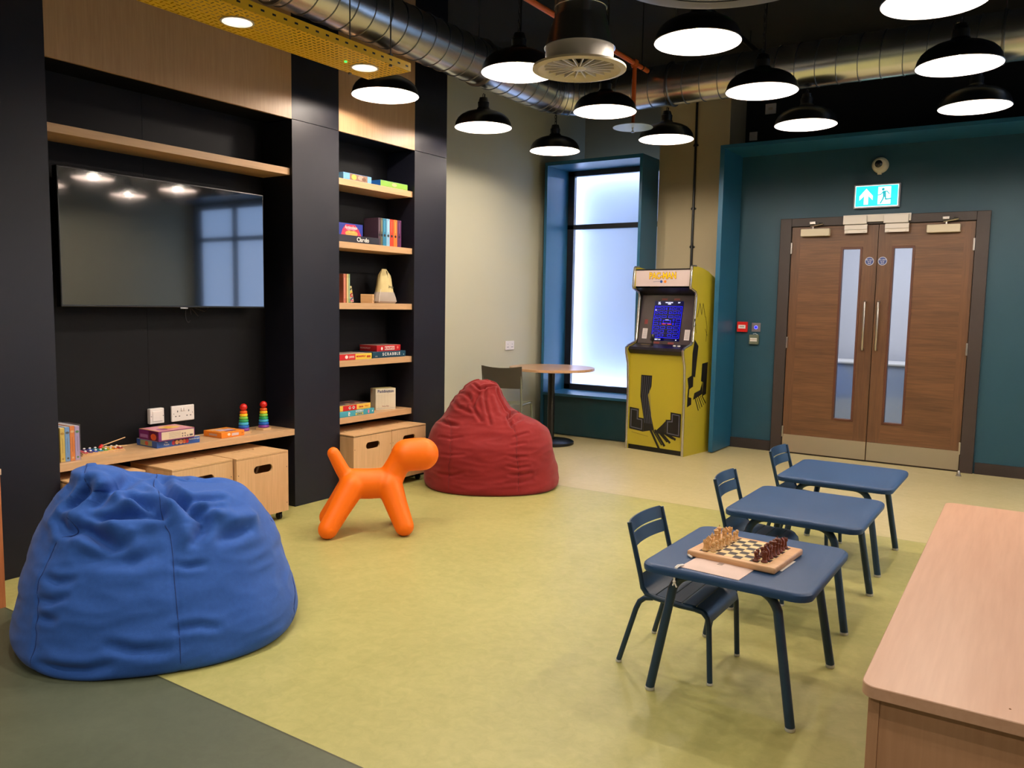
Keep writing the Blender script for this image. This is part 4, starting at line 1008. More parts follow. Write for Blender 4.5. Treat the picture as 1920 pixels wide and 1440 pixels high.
MB().tube([(0, 0.016, 0.004), (-0.004, 0.004, 0.007), (0.006, -0.010, 0.006), (0.018, -0.016, 0.004)], 0.004, 8).sphere((-0.002, 0.006, 0.007), 0.006, 12).build('cord', WH, t)

# ------------------------------------------------------------------ wooden units at the frame edges
DZ = 0.60
t = thing('low_storage_unit', 'wide low wooden unit with rounded top corners, bottom right foreground', 'cabinet', (-0.262, 1.637, 0), math.radians(0.9))
m_ = MB(); pts = rounded(0.0, 0.0, 0.95, 1.81, 0.030, 8)
rr = [[m_.bm.verts.new((p[0], p[1], zz)) for p in (rounded(e, e, 0.95 - e, 1.81 - e, 0.03 - e, 8))] for e, zz in ((0.0015, DZ - 0.025), (0, DZ - 0.0235), (0, DZ - 0.0015), (0.0015, DZ))]
m_.loft(rr).build('worktop', M_BEECHH, t)
MB().box((0.014, 0.016, 0.0), (0.034, 1.79, DZ - 0.025)).build('side_panel', M_BEECHV, t, False)
MB().box((0.916, 0.016, 0.0), (0.936, 1.79, DZ - 0.025)).build('side_panel', M_BEECHV, t, False)
MB().box((0.0345, 0.020, 0.06), (0.9155, 0.038, DZ - 0.026)).build('end_panel', M_BEECHV, t, False)
MB().box((0.0345, 1.77, 0.0), (0.9155, 1.788, DZ - 0.026)).build('end_panel', M_BEECHV, t, False)
MB().box((0.0345, 0.05, 0.0), (0.9155, 0.07, 0.06)).build('plinth', M_BEECHV, t, False)
for (x_, y_, r_) in ((0.247, 0.05, 0.003), (0.40, 0.13, 0.003)):
    MB().lathe([(r_, DZ - 0.001), (r_ * .5, DZ + 0.0012)], (x_, y_, 0), 10).build('scuff_mark', cmat(150, 100, 60), t)
t = thing('low_storage_unit', 'edge of a low wooden unit with pale top, left of navy pillar', 'cabinet', (-3.632, 1.606, 0))
MB().box((-0.34, -0.9, 0.572), (0.004, 0.004, 0.598), 0.002).build('worktop', wood('pale_edge_wood', (226, 190, 160), (206, 170, 140), 'y'), t, False)
M_OCH = wood('orange_beech', (212, 132, 84), (190, 112, 68), 'z', fine=0.6)
MB().box((-0.34, -0.028, 0.0), (0.0, 0.0, 0.572)).build('side_panel', M_OCH, t, False)
MB().box((-0.012, -0.88, 0.11), (-0.002, -0.030, 0.568)).build('front_panel', wood('orange_beech_front', (206, 124, 78), (184, 104, 62), 'z', fine=.6), t, False)
MB().box((-0.03, -0.88, 0.0), (-0.02, -0.030, 0.108)).build('plinth', M_OCH, t, False)
MB().box((-0.34, -0.9, 0), (-0.035, -0.03, 0.57)).build('carcass', M_OCH, t, False)

# ------------------------------------------------------------------ round table and grey chair
t = thing('round_table', 'round light oak pedestal table by the window behind red beanbag', 'table', (-3.935, 6.625, 0))
MB().lathe([(0.398, 0.709), (0.405, 0.711), (0.405, 0.733), (0.403, 0.735)], (0, 0, 0), 72).build('tabletop', wood('round_table_oak', (206, 164, 124), (186, 144, 106), 'x', rough=0.3), t)
MB().lathe([(0.034, 0.02), (0.034, 0.69), (0.09, 0.70), (0.09, 0.709)], (0, 0, 0), 28).build('column', M_BLACK, t)
MB().lathe([(0.215, 0.0), (0.225, 0.004), (0.225, 0.026), (0.212, 0.034), (0.06, 0.052), (0.03, 0.046)], (0, 0, 0), 64).build('base', M_BLACK, t)
M_GC = mat('grey_moulded_plastic', (104, 98, 82), 0.45); M_GM = mat('grey_green_tube', (124, 128, 110), 0.35, metal=0.3)
t = thing('stacking_chair', 'grey plastic chair with tubular frame between red beanbag and round table', 'chair', (-4.055, 6.06, 0), 0.30)
# faces +y ; back at y=-0.17
m_ = MB(); rows = []
for i in range(9):
    z_ = 0.585 + 0.20 * i / 8
    row = []
    for j in range(17):
        x_ = -0.185 + 0.37 * j / 16
        row.append((x_, -0.175 - 0.012 * (1 - (x_ / .185) ** 2) * 2 - (z_ - .585) * 0.22, z_ - 0.016 * (1 - (x_ / .185) ** 2) * (i / 8)))
    rows.append(row)
m_.grid(rows); bmesh.ops.solidify(m_.bm, geom=m_.bm.faces[:], thickness=0.008); m_.build('backrest', M_GC, t)
m_ = MB(); rows = []
for i in range(13):
    y_ = -0.16 + 0.36 * i / 12
    rows.append([(-0.18 + 0.36 * j / 14, y_, 0.450 - 0.014 * (1 - ((j - 7) / 7) ** 2) - (0.02 * max(0, (y_ - .13) / .07) ** 2)) for j in range(15)])
m_.grid(rows); bmesh.ops.solidify(m_.bm, geom=m_.bm.faces[:], thickness=0.008); m_.build('seat', mat('grey_seat_plastic', (150, 152, 132), 0.4), t)
for sx in (-1, 1):
    x_ = sx * 0.172
    MB().tube([(x_, -0.205, 0.78), (x_, -0.178, 0.60), (x_, -0.165, 0.47), (x_ * 1.02, -0.175, 0.25), (x_ * 1.05, -0.21, 0.0)], 0.0105, 12).build('leg', M_GM, t)
    MB().tube([(x_, -0.165, 0.435), (x_, 0.0, 0.435), (x_, 0.13, 0.43), (x_, 0.165, 0.415), (x_ * 1.01, 0.18, 0.38), (x_ * 1.05, 0.21, 0.0)], 0.0105, 12).build('leg', M_GM, t)

# ------------------------------------------------------------------ arcade cabinet (origin: front left foot, front faces -y locally)
AR = math.radians(-8.7)
t = thing('arcade_cabinet', 'yellow upright arcade cabinet with lit maze screen, right of window', 'arcade machine', (-3.256, 6.857, 0), AR)
AW = 0.614
prof = [(0.0, 0.0), (0.0, 0.60), (-0.012, 0.80), (-0.045, 0.90), (-0.05, 0.945), (-0.02, 0.965), (0.085, 0.995), (0.11, 1.02), (0.145, 1.40), (0.145, 1.435), (0.125, 1.462), (0.045, 1.49), (0.035, 1.51), (0.05, 1.675), (0.06, 1.683),
        (0.12, 1.684), (0.22, 1.672), (0.33, 1.645), (0.44, 1.60), (0.50, 1.55), (0.53, 1.45), (0.60, 0.9), (0.62, 0.0)]
for x0 in (0.0, AW - 0.02):
    MB().prism(prof, x0, x0 + 0.02, 'x').build('side_panel', M_YELLOWC, t, False)
    fr = [Vector((x0 + 0.01, p[0] - 0.001, p[1])) for p in prof[:16]]
    m_ = MB(); m_.tube(fr, 0.0112, 10); m_.build('edge_trim', M_TMOLD, t)
MB().box((0.02, 0.012, 0.045), (AW - 0.02, 0.03, 0.905)).build('front_panel', M_YELLOWC, t, False)
MB().box((0.02, 0.02, 0.0), (AW - 0.02, 0.06, 0.045)).build('kick_board', M_INK, t, False)
MB().prism([(0.0, 0.895), (-0.03, 0.925), (-0.035, 0.935), (-0.012, 0.955), (0.095, 0.988), (0.10, 0.97), (0.03, 0.9)], 0.02, AW - 0.02, 'x').build('control_panel', mat('control_panel_black', (26, 22, 24), 0.3), t, False)
MB().prism([(0.11, 0.975), (0.125, 0.975), (0.205, 1.43), (0.19, 1.43)], 0.02, AW - 0.02, 'x').build('bezel_panel', mat('bezel_grey', (66, 58, 60), 0.15), t, False)
MB().prism([(0.06, 1.494), (0.22, 1.42), (0.24, 1.43), (0.24, 1.50)], 0.02, AW - 0.02, 'x').build('speaker_panel', M_INK, t, False)
MB().prism([(0.052, 1.655), (0.062, 1.664), (0.5, 1.54), (0.52, 1.44), (0.5, 1.50), (0.08, 1.64)], 0.02, AW - 0.02, 'x').build('top_panel', M_INK, t, False)
MB().prism([(0.058, 1.508), (0.066, 1.508), (0.066, 1.656), (0.058, 1.656)], 0.02, AW - 0.02, 'x').build('marquee', mat('marquee_panel', (206, 188, 186), 0.35), t, False)
MB().box((0.02, 0.54, 0.03), (AW - 0.02, 0.56, 1.4)).build('back_board', M_INK, t, False)
lin = [(-0.02, 0.955), (0.095, 0.99), (0.118, 1.03), (0.15, 1.40), (0.125, 1.465), (0.06, 1.495), (0.06, 1.65), (0.3, 1.6), (0.3, 0.95)]
for x0 in (0.0201, AW - 0.0225): MB().prism(lin, x0, x0 + 0.0024, 'x').build('inner_lining', M_INK, t, False)
M_LOGO = cmat(248, 204, 30, .35); M_LOGOR = cmat(140, 44, 18, .35)
text('PAC-MAN', 0.078, M_LOGOR, t, (AW / 2, 0.0570, 1.600), RY, bold=0.0046, sx=0.82); text('PAC-MAN', 0.078, M_LOGO, t, (AW / 2, 0.0560, 1.600), RY, bold=0.0016, sx=0.82)
m_ = MB().prism([(0.21, 1.549), (0.30, 1.556), (0.30, 1.553), (0.21, 1.546)], 0.0565, 0.0575, 'y'); m_.build('swoosh', cmat(90, 100, 130), t, False)
MB().lathe([(0.013, 0.056), (0.013, 0.0575)], (0.295, 0, 1.550), 18, 'y').build('blue_dot', cmat(40, 70, 140), t); MB().lathe([(0.013, 0.056), (0.013, 0.0575)], (0.335, 0, 1.550), 18, 'y').build('orange_dot', cmat(236, 130, 30), t)
# screen on the sloping bezel: local frame (u right, v up the slope)
sl = math.atan2(0.205 - 0.125, 1.43 - 0.975)
def SP(u, v, d=0.0):   # point on bezel plane: u across, v up from bezel foot, d out towards the player
    return (u, 0.110 + v * math.sin(sl) - d * math.cos(sl), 0.975 + v * math.cos(sl) + d * math.sin(sl))
def spatch(name, m, rects, d, e=0.0006):
    b = MB()
    for (u0, v0, u1, v1) in rects:
        q = [SP(u0, v0, d), SP(u1, v0, d), SP(u1, v1, d), SP(u0, v1, d)]
        q2 = [SP(u0, v0, d + e), SP(u1, v0, d + e), SP(u1, v1, d + e), SP(u0, v1, d + e)]
        b.loft([[b.bm.verts.new(p) for p in q], [b.bm.verts.new(p) for p in q2]])
    return b.build(name, m, t, False)
M_SCRB = mat('screen_dark_glow', (2, 2, 20), 0.1, emit=(4, 4, 60), estr=0.6); M_MAZE = mat('maze_blue_glow', (20, 20, 220), 0.3, emit=(28, 24, 250), estr=0.75)
M_SCRW = mat('screen_white_glow', (220, 225, 255), 0.3, emit=(215, 222, 255), estr=1.1); M_SCRR = mat('screen_red_glow', (240, 60, 60), 0.3, emit=(255, 60, 70), estr=1.0); M_DOTS = mat('screen_dot_glow', (220, 200, 120), 0.3, emit=(150, 140, 130), estr=0.7)
S0, S1, V0, V1 = 0.160, 0.464, 0.040, 0.408
spatch('screen', M_SCRB, [(S0, V0, S1, V1)], 0.0005)
mz = []
def frame_rect(u0, v0, u1, v1, w_=0.0024): mz.extend([(u0, v0, u1, v0 + w_), (u0, v1 - w_, u1, v1), (u0, v0, u0 + w_, v1), (u1 - w_, v0, u1, v1)])
U = lambda a: S0 + 0.008 + a * (S1 - S0 - 0.016); Vv = lambda b_: V0 + 0.028 + b_ * (V1 - V0 - 0.075)
frame_rect(U(0), Vv(0), U(1), Vv(1), 0.004)
rng = random.Random(5)
rows_ = [(0.05, 0.12), (0.17, 0.24), (0.29, 0.36), (0.64, 0.70), (0.76, 0.83), (0.88, 0.95)]
for (v0, v1) in rows_:
    x_ = 0.05
    while x_ < 0.44:
        w_ = rng.choice((0.09, 0.14, 0.19)); w_ = min(w_, 0.46 - x_)
        frame_rect(U(x_), Vv(v0), U(x_ + w_), Vv(v1)); frame_rect(U(1 - x_ - w_), Vv(v0), U(1 - x_), Vv(v1)); x_ += w_ + 0.045
for (v0, v1) in ((0.41, 0.48), (0.53, 0.60)):
    frame_rect(U(0), Vv(v0), U(0.18), Vv(v1)); frame_rect(U(0.82), Vv(v0), U(1), Vv(v1)); frame_rect(U(0.24), Vv(v0), U(0.29), Vv(v1)); frame_rect(U(0.71), Vv(v0), U(0.76), Vv(v1))
frame_rect(U(0.36), Vv(0.46), U(0.64), Vv(0.56), 0.004)
spatch('maze_lines', M_MAZE, mz, 0.0012)
dots = []
for v_ in (0.145, 0.265, 0.385, 0.62, 0.73, 0.855):
    for i in range(26): dots.append((U(0.02 + i * 0.0375), Vv(v_), U(0.02 + i * 0.0375) + 0.0014, Vv(v_) + 0.0014))
spatch('pellet_dots', M_DOTS, dots, 0.0012)
spatch('red_marks', M_SCRR, [(U(0.33), Vv(0.43), U(0.47), Vv(0.445)), (U(0.53), Vv(0.43), U(0.67), Vv(0.445))], 0.0012)
spatch('white_mark', M_SCRW, [(U(0.44), Vv(0.565), U(0.56), Vv(0.573)), (U(0.03), Vv(0.86), U(0.07), Vv(0.885)), (S0 + .10, V0 + .008, S0 + .106, V0 + .016), (S1 - .04, V0 + .008, S1 - .03, V0 + .016)], 0.0012)
for (s_, u, v) in (('1UP', 0.208, 0.394), ('HIGH SCORE', 0.312, 0.394), ('2UP', 0.415, 0.394), ('5120', 0.211, 0.381), ('10000', 0.315, 0.381), ('CREDIT  0', 0.222, V0 + 0.012)):
    text(s_, 0.0135, M_SCRW, t, SP(u, v, 0.0016), (PI / 2 - sl, 0, 0), bold=0.0003)
spatch('instruction_card', cmat(216, 206, 206, .4), [(0.066, 0.055, 0.118, 0.150), (0.510, 0.055, 0.562, 0.150)], 0.0005)
spatch('card_print', cmat(110, 100, 104, .4), [(0.073, 0.066 + k * .009, 0.111, 0.0685 + k * .009) for k in range(9)] + [(0.517, 0.066 + k * .009, 0.555, 0.0685 + k * .009) for k in range(9)], 0.0012)
spatch('bezel_print', cmat(112, 42, 44, .4), [(0.20, 0.010, 0.262, 0.030), (0.205, 0.005, 0.255, 0.010), (0.35, 0.010, 0.412, 0.030), (0.355, 0.005, 0.405, 0.010), (0.075, 0.19, 0.110, 0.235), (0.23, 0.416, 0.29, 0.432), (0.36, 0.416, 0.42, 0.432)], 0.0005)
# controls
MB().lathe([(0.005, 0), (0.005, 0.040), (0.013, 0.046), (0.018, 0.068), (0.018, 0.096), (0.012, 0.107), (0.004, 0.110)], (0.235, 0.040, 0.968), 20).build('joystick', M_BLACK, t)
for u in (0.455, 0.50): MB().lathe([(0.014, 0), (0.014, 0.006), (0.010, 0.009)], (u, 0.055, 0.974), 20).build('button', WH, t)
cp = math.atan2(0.033, 0.107)
MB().box((0.10, 0.055, 0.9775), (0.20, 0.060, 0.9785), rot=Matrix.Rotation(cp, 3, 'X')).box((0.36, 0.02, 0.9655), (0.42, 0.035, 0.9665), rot=Matrix.Rotation(cp, 3, 'X')).build('control_print', cmat(196, 170, 110), t, False)
# printed front: black stepped maze blocks with grey line and speed stripes (figures left out)
def fpoly(name, m, polys, y0=0.0112, e=0.0008):
    b = MB()
    for p_ in polys: b.prism(p_, y0 - e, y0, 'y')
    return b.build(name, m, t, False)
Lb = [(0.03, 0.190), (0.185, 0.176), (0.185, 0.300), (0.132, 0.304), (0.132, 0.385), (0.03, 0.392)]
Rb = [(0.575, 0.165), (0.42, 0.176), (0.42, 0.312), (0.468, 0.316), (0.468, 0.385), (0.575, 0.378)]
fpoly('maze_block_print', M_INK, [Lb]); fpoly('maze_block_print', M_INK, [Rb])
fpoly('stripe_bar_print', M_INK, [[(0.145, 0.70), (0.262, 0.70), (0.258, 0.60), (0.225, 0.52), (0.262, 0.34), (0.300, 0.205), (0.186, 0.178), (0.186, 0.30), (0.160, 0.42), (0.142, 0.50)]])
fpoly('corner_print', M_INK, [[(0.419, 0.30), (0.385, 0.262), (0.335, 0.215), (0.30, 0.178), (0.419, 0.177)]])
def line(p_, q_, w_=0.008):
    d = Vector((q_[0] - p_[0], q_[1] - p_[1])).normalized() * w_ / 2; n = Vector((-d.y, d.x))
    gl.append([(p_[0] - d.x + n.x, p_[1] - d.y + n.y), (q_[0] + d.x + n.x, q_[1] + d.y + n.y), (q_[0] + d.x - n.x, q_[1] + d.y - n.y), (p_[0] - d.x - n.x, p_[1] - d.y - n.y)])
gl = []
lp = [(0.048, 0.208), (0.167, 0.196), (0.167, 0.284), (0.116, 0.288), (0.116, 0.368), (0.048, 0.373), (0.048, 0.208)]
for a, b in zip(lp[:-1], lp[1:]): line(a, b)
fpoly('grey_line_print', M_GREYINK, gl, 0.0104)
gl = []
lp = [(0.557, 0.183), (0.44, 0.192), (0.44, 0.296), (0.486, 0.300), (0.486, 0.368), (0.557, 0.362), (0.557, 0.183)]
for a, b in zip(lp[:-1], lp[1:]): line(a, b)
fpoly('grey_line_print', M_GREYINK, gl, 0.0104)
for k in range(5):
    gl = []; line((0.160 + k * 0.022, 0.688), (0.157 + k * 0.020, 0.56), 0.0035); line((0.157 + k * 0.020, 0.56), (0.200 + k * .018, 0.26), 0.0035)
    fpoly('thin_stripe_print', M_GREYINK, gl, 0.0104)
for k in range(7):
    gl = []; x_ = 0.262 + k * 0.027; line((x_, 0.205 - k * 0.003), (x_ + 0.095, 0.045 + k * 0.017 + (k % 2) * 0.018), 0.022 if k % 2 == 0 else 0.012)
    fpoly('speed_stripe_print', M_INK, gl, 0.0106)
gl = []; line((0.06, 0.162), (0.24, 0.138), 0.003); fpoly('small_print', cmat(110, 96, 30), gl, 0.0106)
# side print
def sdpoly(name, m, polys):
    b = MB()
    for p_ in polys: b.prism(p_, AW, AW + 0.0008, 'x')
    return b.build(name, m, t, False)
sdpoly('side_block_print', M_INK, [[(0.04, 0.44), (0.11, 0.46), (0.11, 0.52), (0.06, 0.53), (0.07, 0.60), (0.13, 0.62), (0.13, 0.73), (0.03, 0.70), (0.05, 0.62), (0.04, 0.55)], [(0.30, 0.52), (0.37, 0.54), (0.38, 0.83), (0.28, 0.82), (0.27, 0.66), (0.31, 0.65)], [(0.10, 0.72), (0.16, 0.70), (0.20, 0.98), (0.13, 1.04), (0.10, 0.92)], [(0.14, 0.50), (0.30, 0.54), (0.30, 0.66), (0.26, 0.58), (0.16, 0.56)]])
gl = []
for k in range(5): line((0.16 + k * 0.035, 0.54 - k * .004), (0.24 + k * 0.032, 0.40 + k * 0.014), 0.012 if k % 2 == 0 else 0.007)
sdpoly('side_stripe_print', M_INK, gl)
gl = []
for k, (a, b) in enumerate((((0.07, 1.10), (0.12, 1.22)), ((0.12, 1.22), (0.15, 1.10)), ((0.09, 1.15), (0.14, 1.17)), ((0.16, 1.24), (0.20, 1.36)), ((0.20, 1.36), (0.235, 1.26)), ((0.235, 1.26), (0.255, 1.36)), ((0.255, 1.36), (0.30, 1.24)), ((0.31, 1.24), (0.34, 1.14)), ((0.34, 1.14), (0.33, 1.02)), ((0.31, 1.13), (0.35, 1.07)))): line(a, b, 0.005)
sdpoly('side_outline_print', M_INK, gl)

# ------------------------------------------------------------------ orange dog stool
t = thing('dog_stool', 'bright orange abstract plastic dog stool standing on the green floor', 'toy', (-3.389, 3.216, 0), math.atan2(0.71300, 0.70116))
def capsule(m, pts, rs, n=24):
    P = [Vector(p) for p in pts]
    # hemispherical ends
    def extend(a, b, r):
        d = (a - b).normalized(); return [(a + d * r * math.sin(th), r * math.cos(th)) for th in [PI / 2 * k / 6 for k in range(6, 0, -1)]]
    head = extend(P[0], P[1], rs[0]); tail = extend(P[-1], P[-2], rs[-1])[::-1]
    allp = [(p, max(r, 0.002)) for p, r in head] + list(zip(P, rs)) + [(p, max(r, 0.002)) for p, r in tail]
    m.tube([a for a, _ in allp], [b for _, b in allp], n)
m_ = MB()
capsule(m_, [(0.155, 0, 0.283), (0.24, 0, 0.280), (0.345, 0, 0.283)], [0.088, 0.088, 0.088])
capsule(m_, [(0.038, 0, 0.463), (0.09, 0, 0.36), (0.150, 0, 0.275)], [0.036, 0.041, 0.050])
capsule(m_, [(0.350, 0, 0.285), (0.40, 0, 0.38), (0.445, 0, 0.440)], [0.078, 0.070, 0.082])
capsule(m_, [(0.458, 0, 0.443), (0.50, 0, 0.446), (0.545, 0, 0.447)], [0.095, 0.096, 0.096])
for sy in (-1, 1):
    capsule(m_, [(0.145, sy * 0.035, 0.275), (0.075, sy * 0.085, 0.165), (0.008, sy * 0.135, 0.057)], [0.076, 0.064, 0.056])
    capsule(m_, [(0.355, sy * 0.035, 0.275), (0.392, sy * 0.085, 0.165), (0.432, sy * 0.135, 0.057)], [0.076, 0.064, 0.056])
me0 = m_.mesh('dog_raw', M_DOG)
tmp = bpy.data.objects.new('tmp', me0); COL.objects.link(tmp)
md = tmp.modifiers.new('r', 'REMESH'); md.mode = 'VOXEL'; md.voxel_size = 0.007; md.use_smooth_shade = True
md = tmp.modifiers.new('s', 'SMOOTH'); md.factor = 0.5; md.iterations = 14
dg = bpy.context.evaluated_depsgraph_get(); dg.update()
me1 = bpy.data.meshes.new_from_object(tmp.evaluated_get(dg)); me1.name = 'dog_body'
COL.objects.unlink(tmp); bpy.data.objects.remove(tmp)
me1.materials.clear(); me1.materials.append(M_DOG)
for p_ in me1.polygons: p_.use_smooth = True
zmin = min(v.co.z for v in me1.vertices)
for v in me1.vertices: v.co.z -= zmin - 0.0005
o = bpy.data.objects.new('body', me1); link(o, t)
# ------------------------------------------------------------------ beanbags
def bag_surface(rows, NT=260, NW=170, expo=2.3, noise=0.006, seed=1):
    """rows: (s-height w, left, right, half depth, centre depth) -> array NW x NT x 3 in (u, v, w)"""
    rows = np.array(rows, float)
    c = np.c_[rows[:, 0], rows[:, 2], rows[:, 3]]
    d = np.r_[0, np.cumsum(np.linalg.norm(np.diff(c, axis=0), axis=1))]
    s = np.linspace(0, d[-1], NW)
    R = np.array([np.interp(s, d, rows[:, k]) for k in range(5)]).T
    k = np.hanning(11); k /= k.sum()
    Rp = np.vstack([np.repeat(R[:1], 5, 0), R, np.repeat(R[-1:], 5, 0)])
    Rs = np.array([np.convolve(Rp[:, j], k, 'valid') for j in range(5)]).T
    Rs[0] = R[0]; Rs[-1] = R[-1]
    th = np.linspace(0, 2 * np.pi, NT, endpoint=False)
    ct, st = np.cos(th), np.sin(th)
    e = 2.0 / expo
    cx = np.sign(ct) * np.abs(ct) ** e; sx = np.sign(st) * np.abs(st) ** e
    uc = (Rs[:, 1] + Rs[:, 2]) / 2; hw = (Rs[:, 2] - Rs[:, 1]) / 2
    P = np.zeros((NW, NT, 3))
    P[:, :, 0] = uc[:, None] + hw[:, None] * cx[None]
    P[:, :, 1] = Rs[:, 4][:, None] + Rs[:, 3][:, None] * sx[None]
    P[:, :, 2] = Rs[:, 0][:, None]
    return P
def bag_normals(P):
    a = np.roll(P, -1, 1) - np.roll(P, 1, 1)
    b = np.gradient(P, axis=0)
    n = np.cross(a, b); l = np.linalg.norm(n, axis=2, keepdims=True); l[l < 1e-9] = 1
    return n / l
BLUE_ROWS = [(0.000, -0.50, 0.30, 0.36, -0.10), (0.000, -0.585, 0.372, 0.46, -0.10), (0.012, -0.615, 0.395, 0.485, -0.09), (0.05, -0.645, 0.418, 0.50, -0.07), (0.11, -0.640, 0.412, 0.495, -0.05), (0.17, -0.625, 0.392, 0.48, -0.03), (0.24, -0.610, 0.370, 0.46, -0.01), (0.30, -0.598, 0.352, 0.43, 0.0),
 (0.38, -0.572, 0.325, 0.385, 0.01), (0.44, -0.548, 0.290, 0.34, 0.02), (0.48, -0.532, 0.262, 0.305, 0.02), (0.515, -0.512, 0.225, 0.26, 0.02), (0.540, -0.496, 0.165, 0.22, 0.02), (0.557, -0.488, 0.03, 0.19, 0.02), (0.572, -0.468, -0.12, 0.165, 0.02), (0.590, -0.440, -0.20, 0.145, 0.01), (0.615, -0.438, -0.232, 0.13, 0.01), (0.640, -0.436, -0.265, 0.11, 0.0), (0.655, -0.425, -0.300, 0.08, 0.0), (0.667, -0.385, -0.340, 0.03, 0.0), (0.6675, -0.365, -0.362, 0.002, 0.0)]
RED_ROWS = [(0.000, -0.36, 0.40, 0.36, -0.04), (0.000, -0.445, 0.485, 0.44, -0.04), (0.010, -0.465, 0.515, 0.47, -0.03), (0.035, -0.476, 0.528, 0.48, -0.02), (0.11, -0.477, 0.520, 0.475, 0.0), (0.20, -0.473, 0.502, 0.46, 0.0), (0.27, -0.470, 0.482, 0.44, 0.0), (0.34, -0.458, 0.470, 0.41, 0.0),
 (0.40, -0.440, 0.455, 0.375, 0.02), (0.435, -0.420, 0.425, 0.35, 0.02), (0.475, -0.380, 0.372, 0.315, 0.03), (0.51, -0.342, 0.262, 0.285, 0.03), (0.56, -0.308, 0.172, 0.25, 0.04), (0.615, -0.276, 0.130, 0.215, 0.05), (0.66, -0.243, 0.105, 0.18, 0.05), (0.70, -0.205, 0.085, 0.15, 0.05), (0.735, -0.170, 0.065, 0.115, 0.05), (0.76, -0.140, 0.035, 0.08, 0.05), (0.776, -0.100, -0.01, 0.035, 0.05), (0.7765, -0.06, -0.055, 0.002, 0.05)]

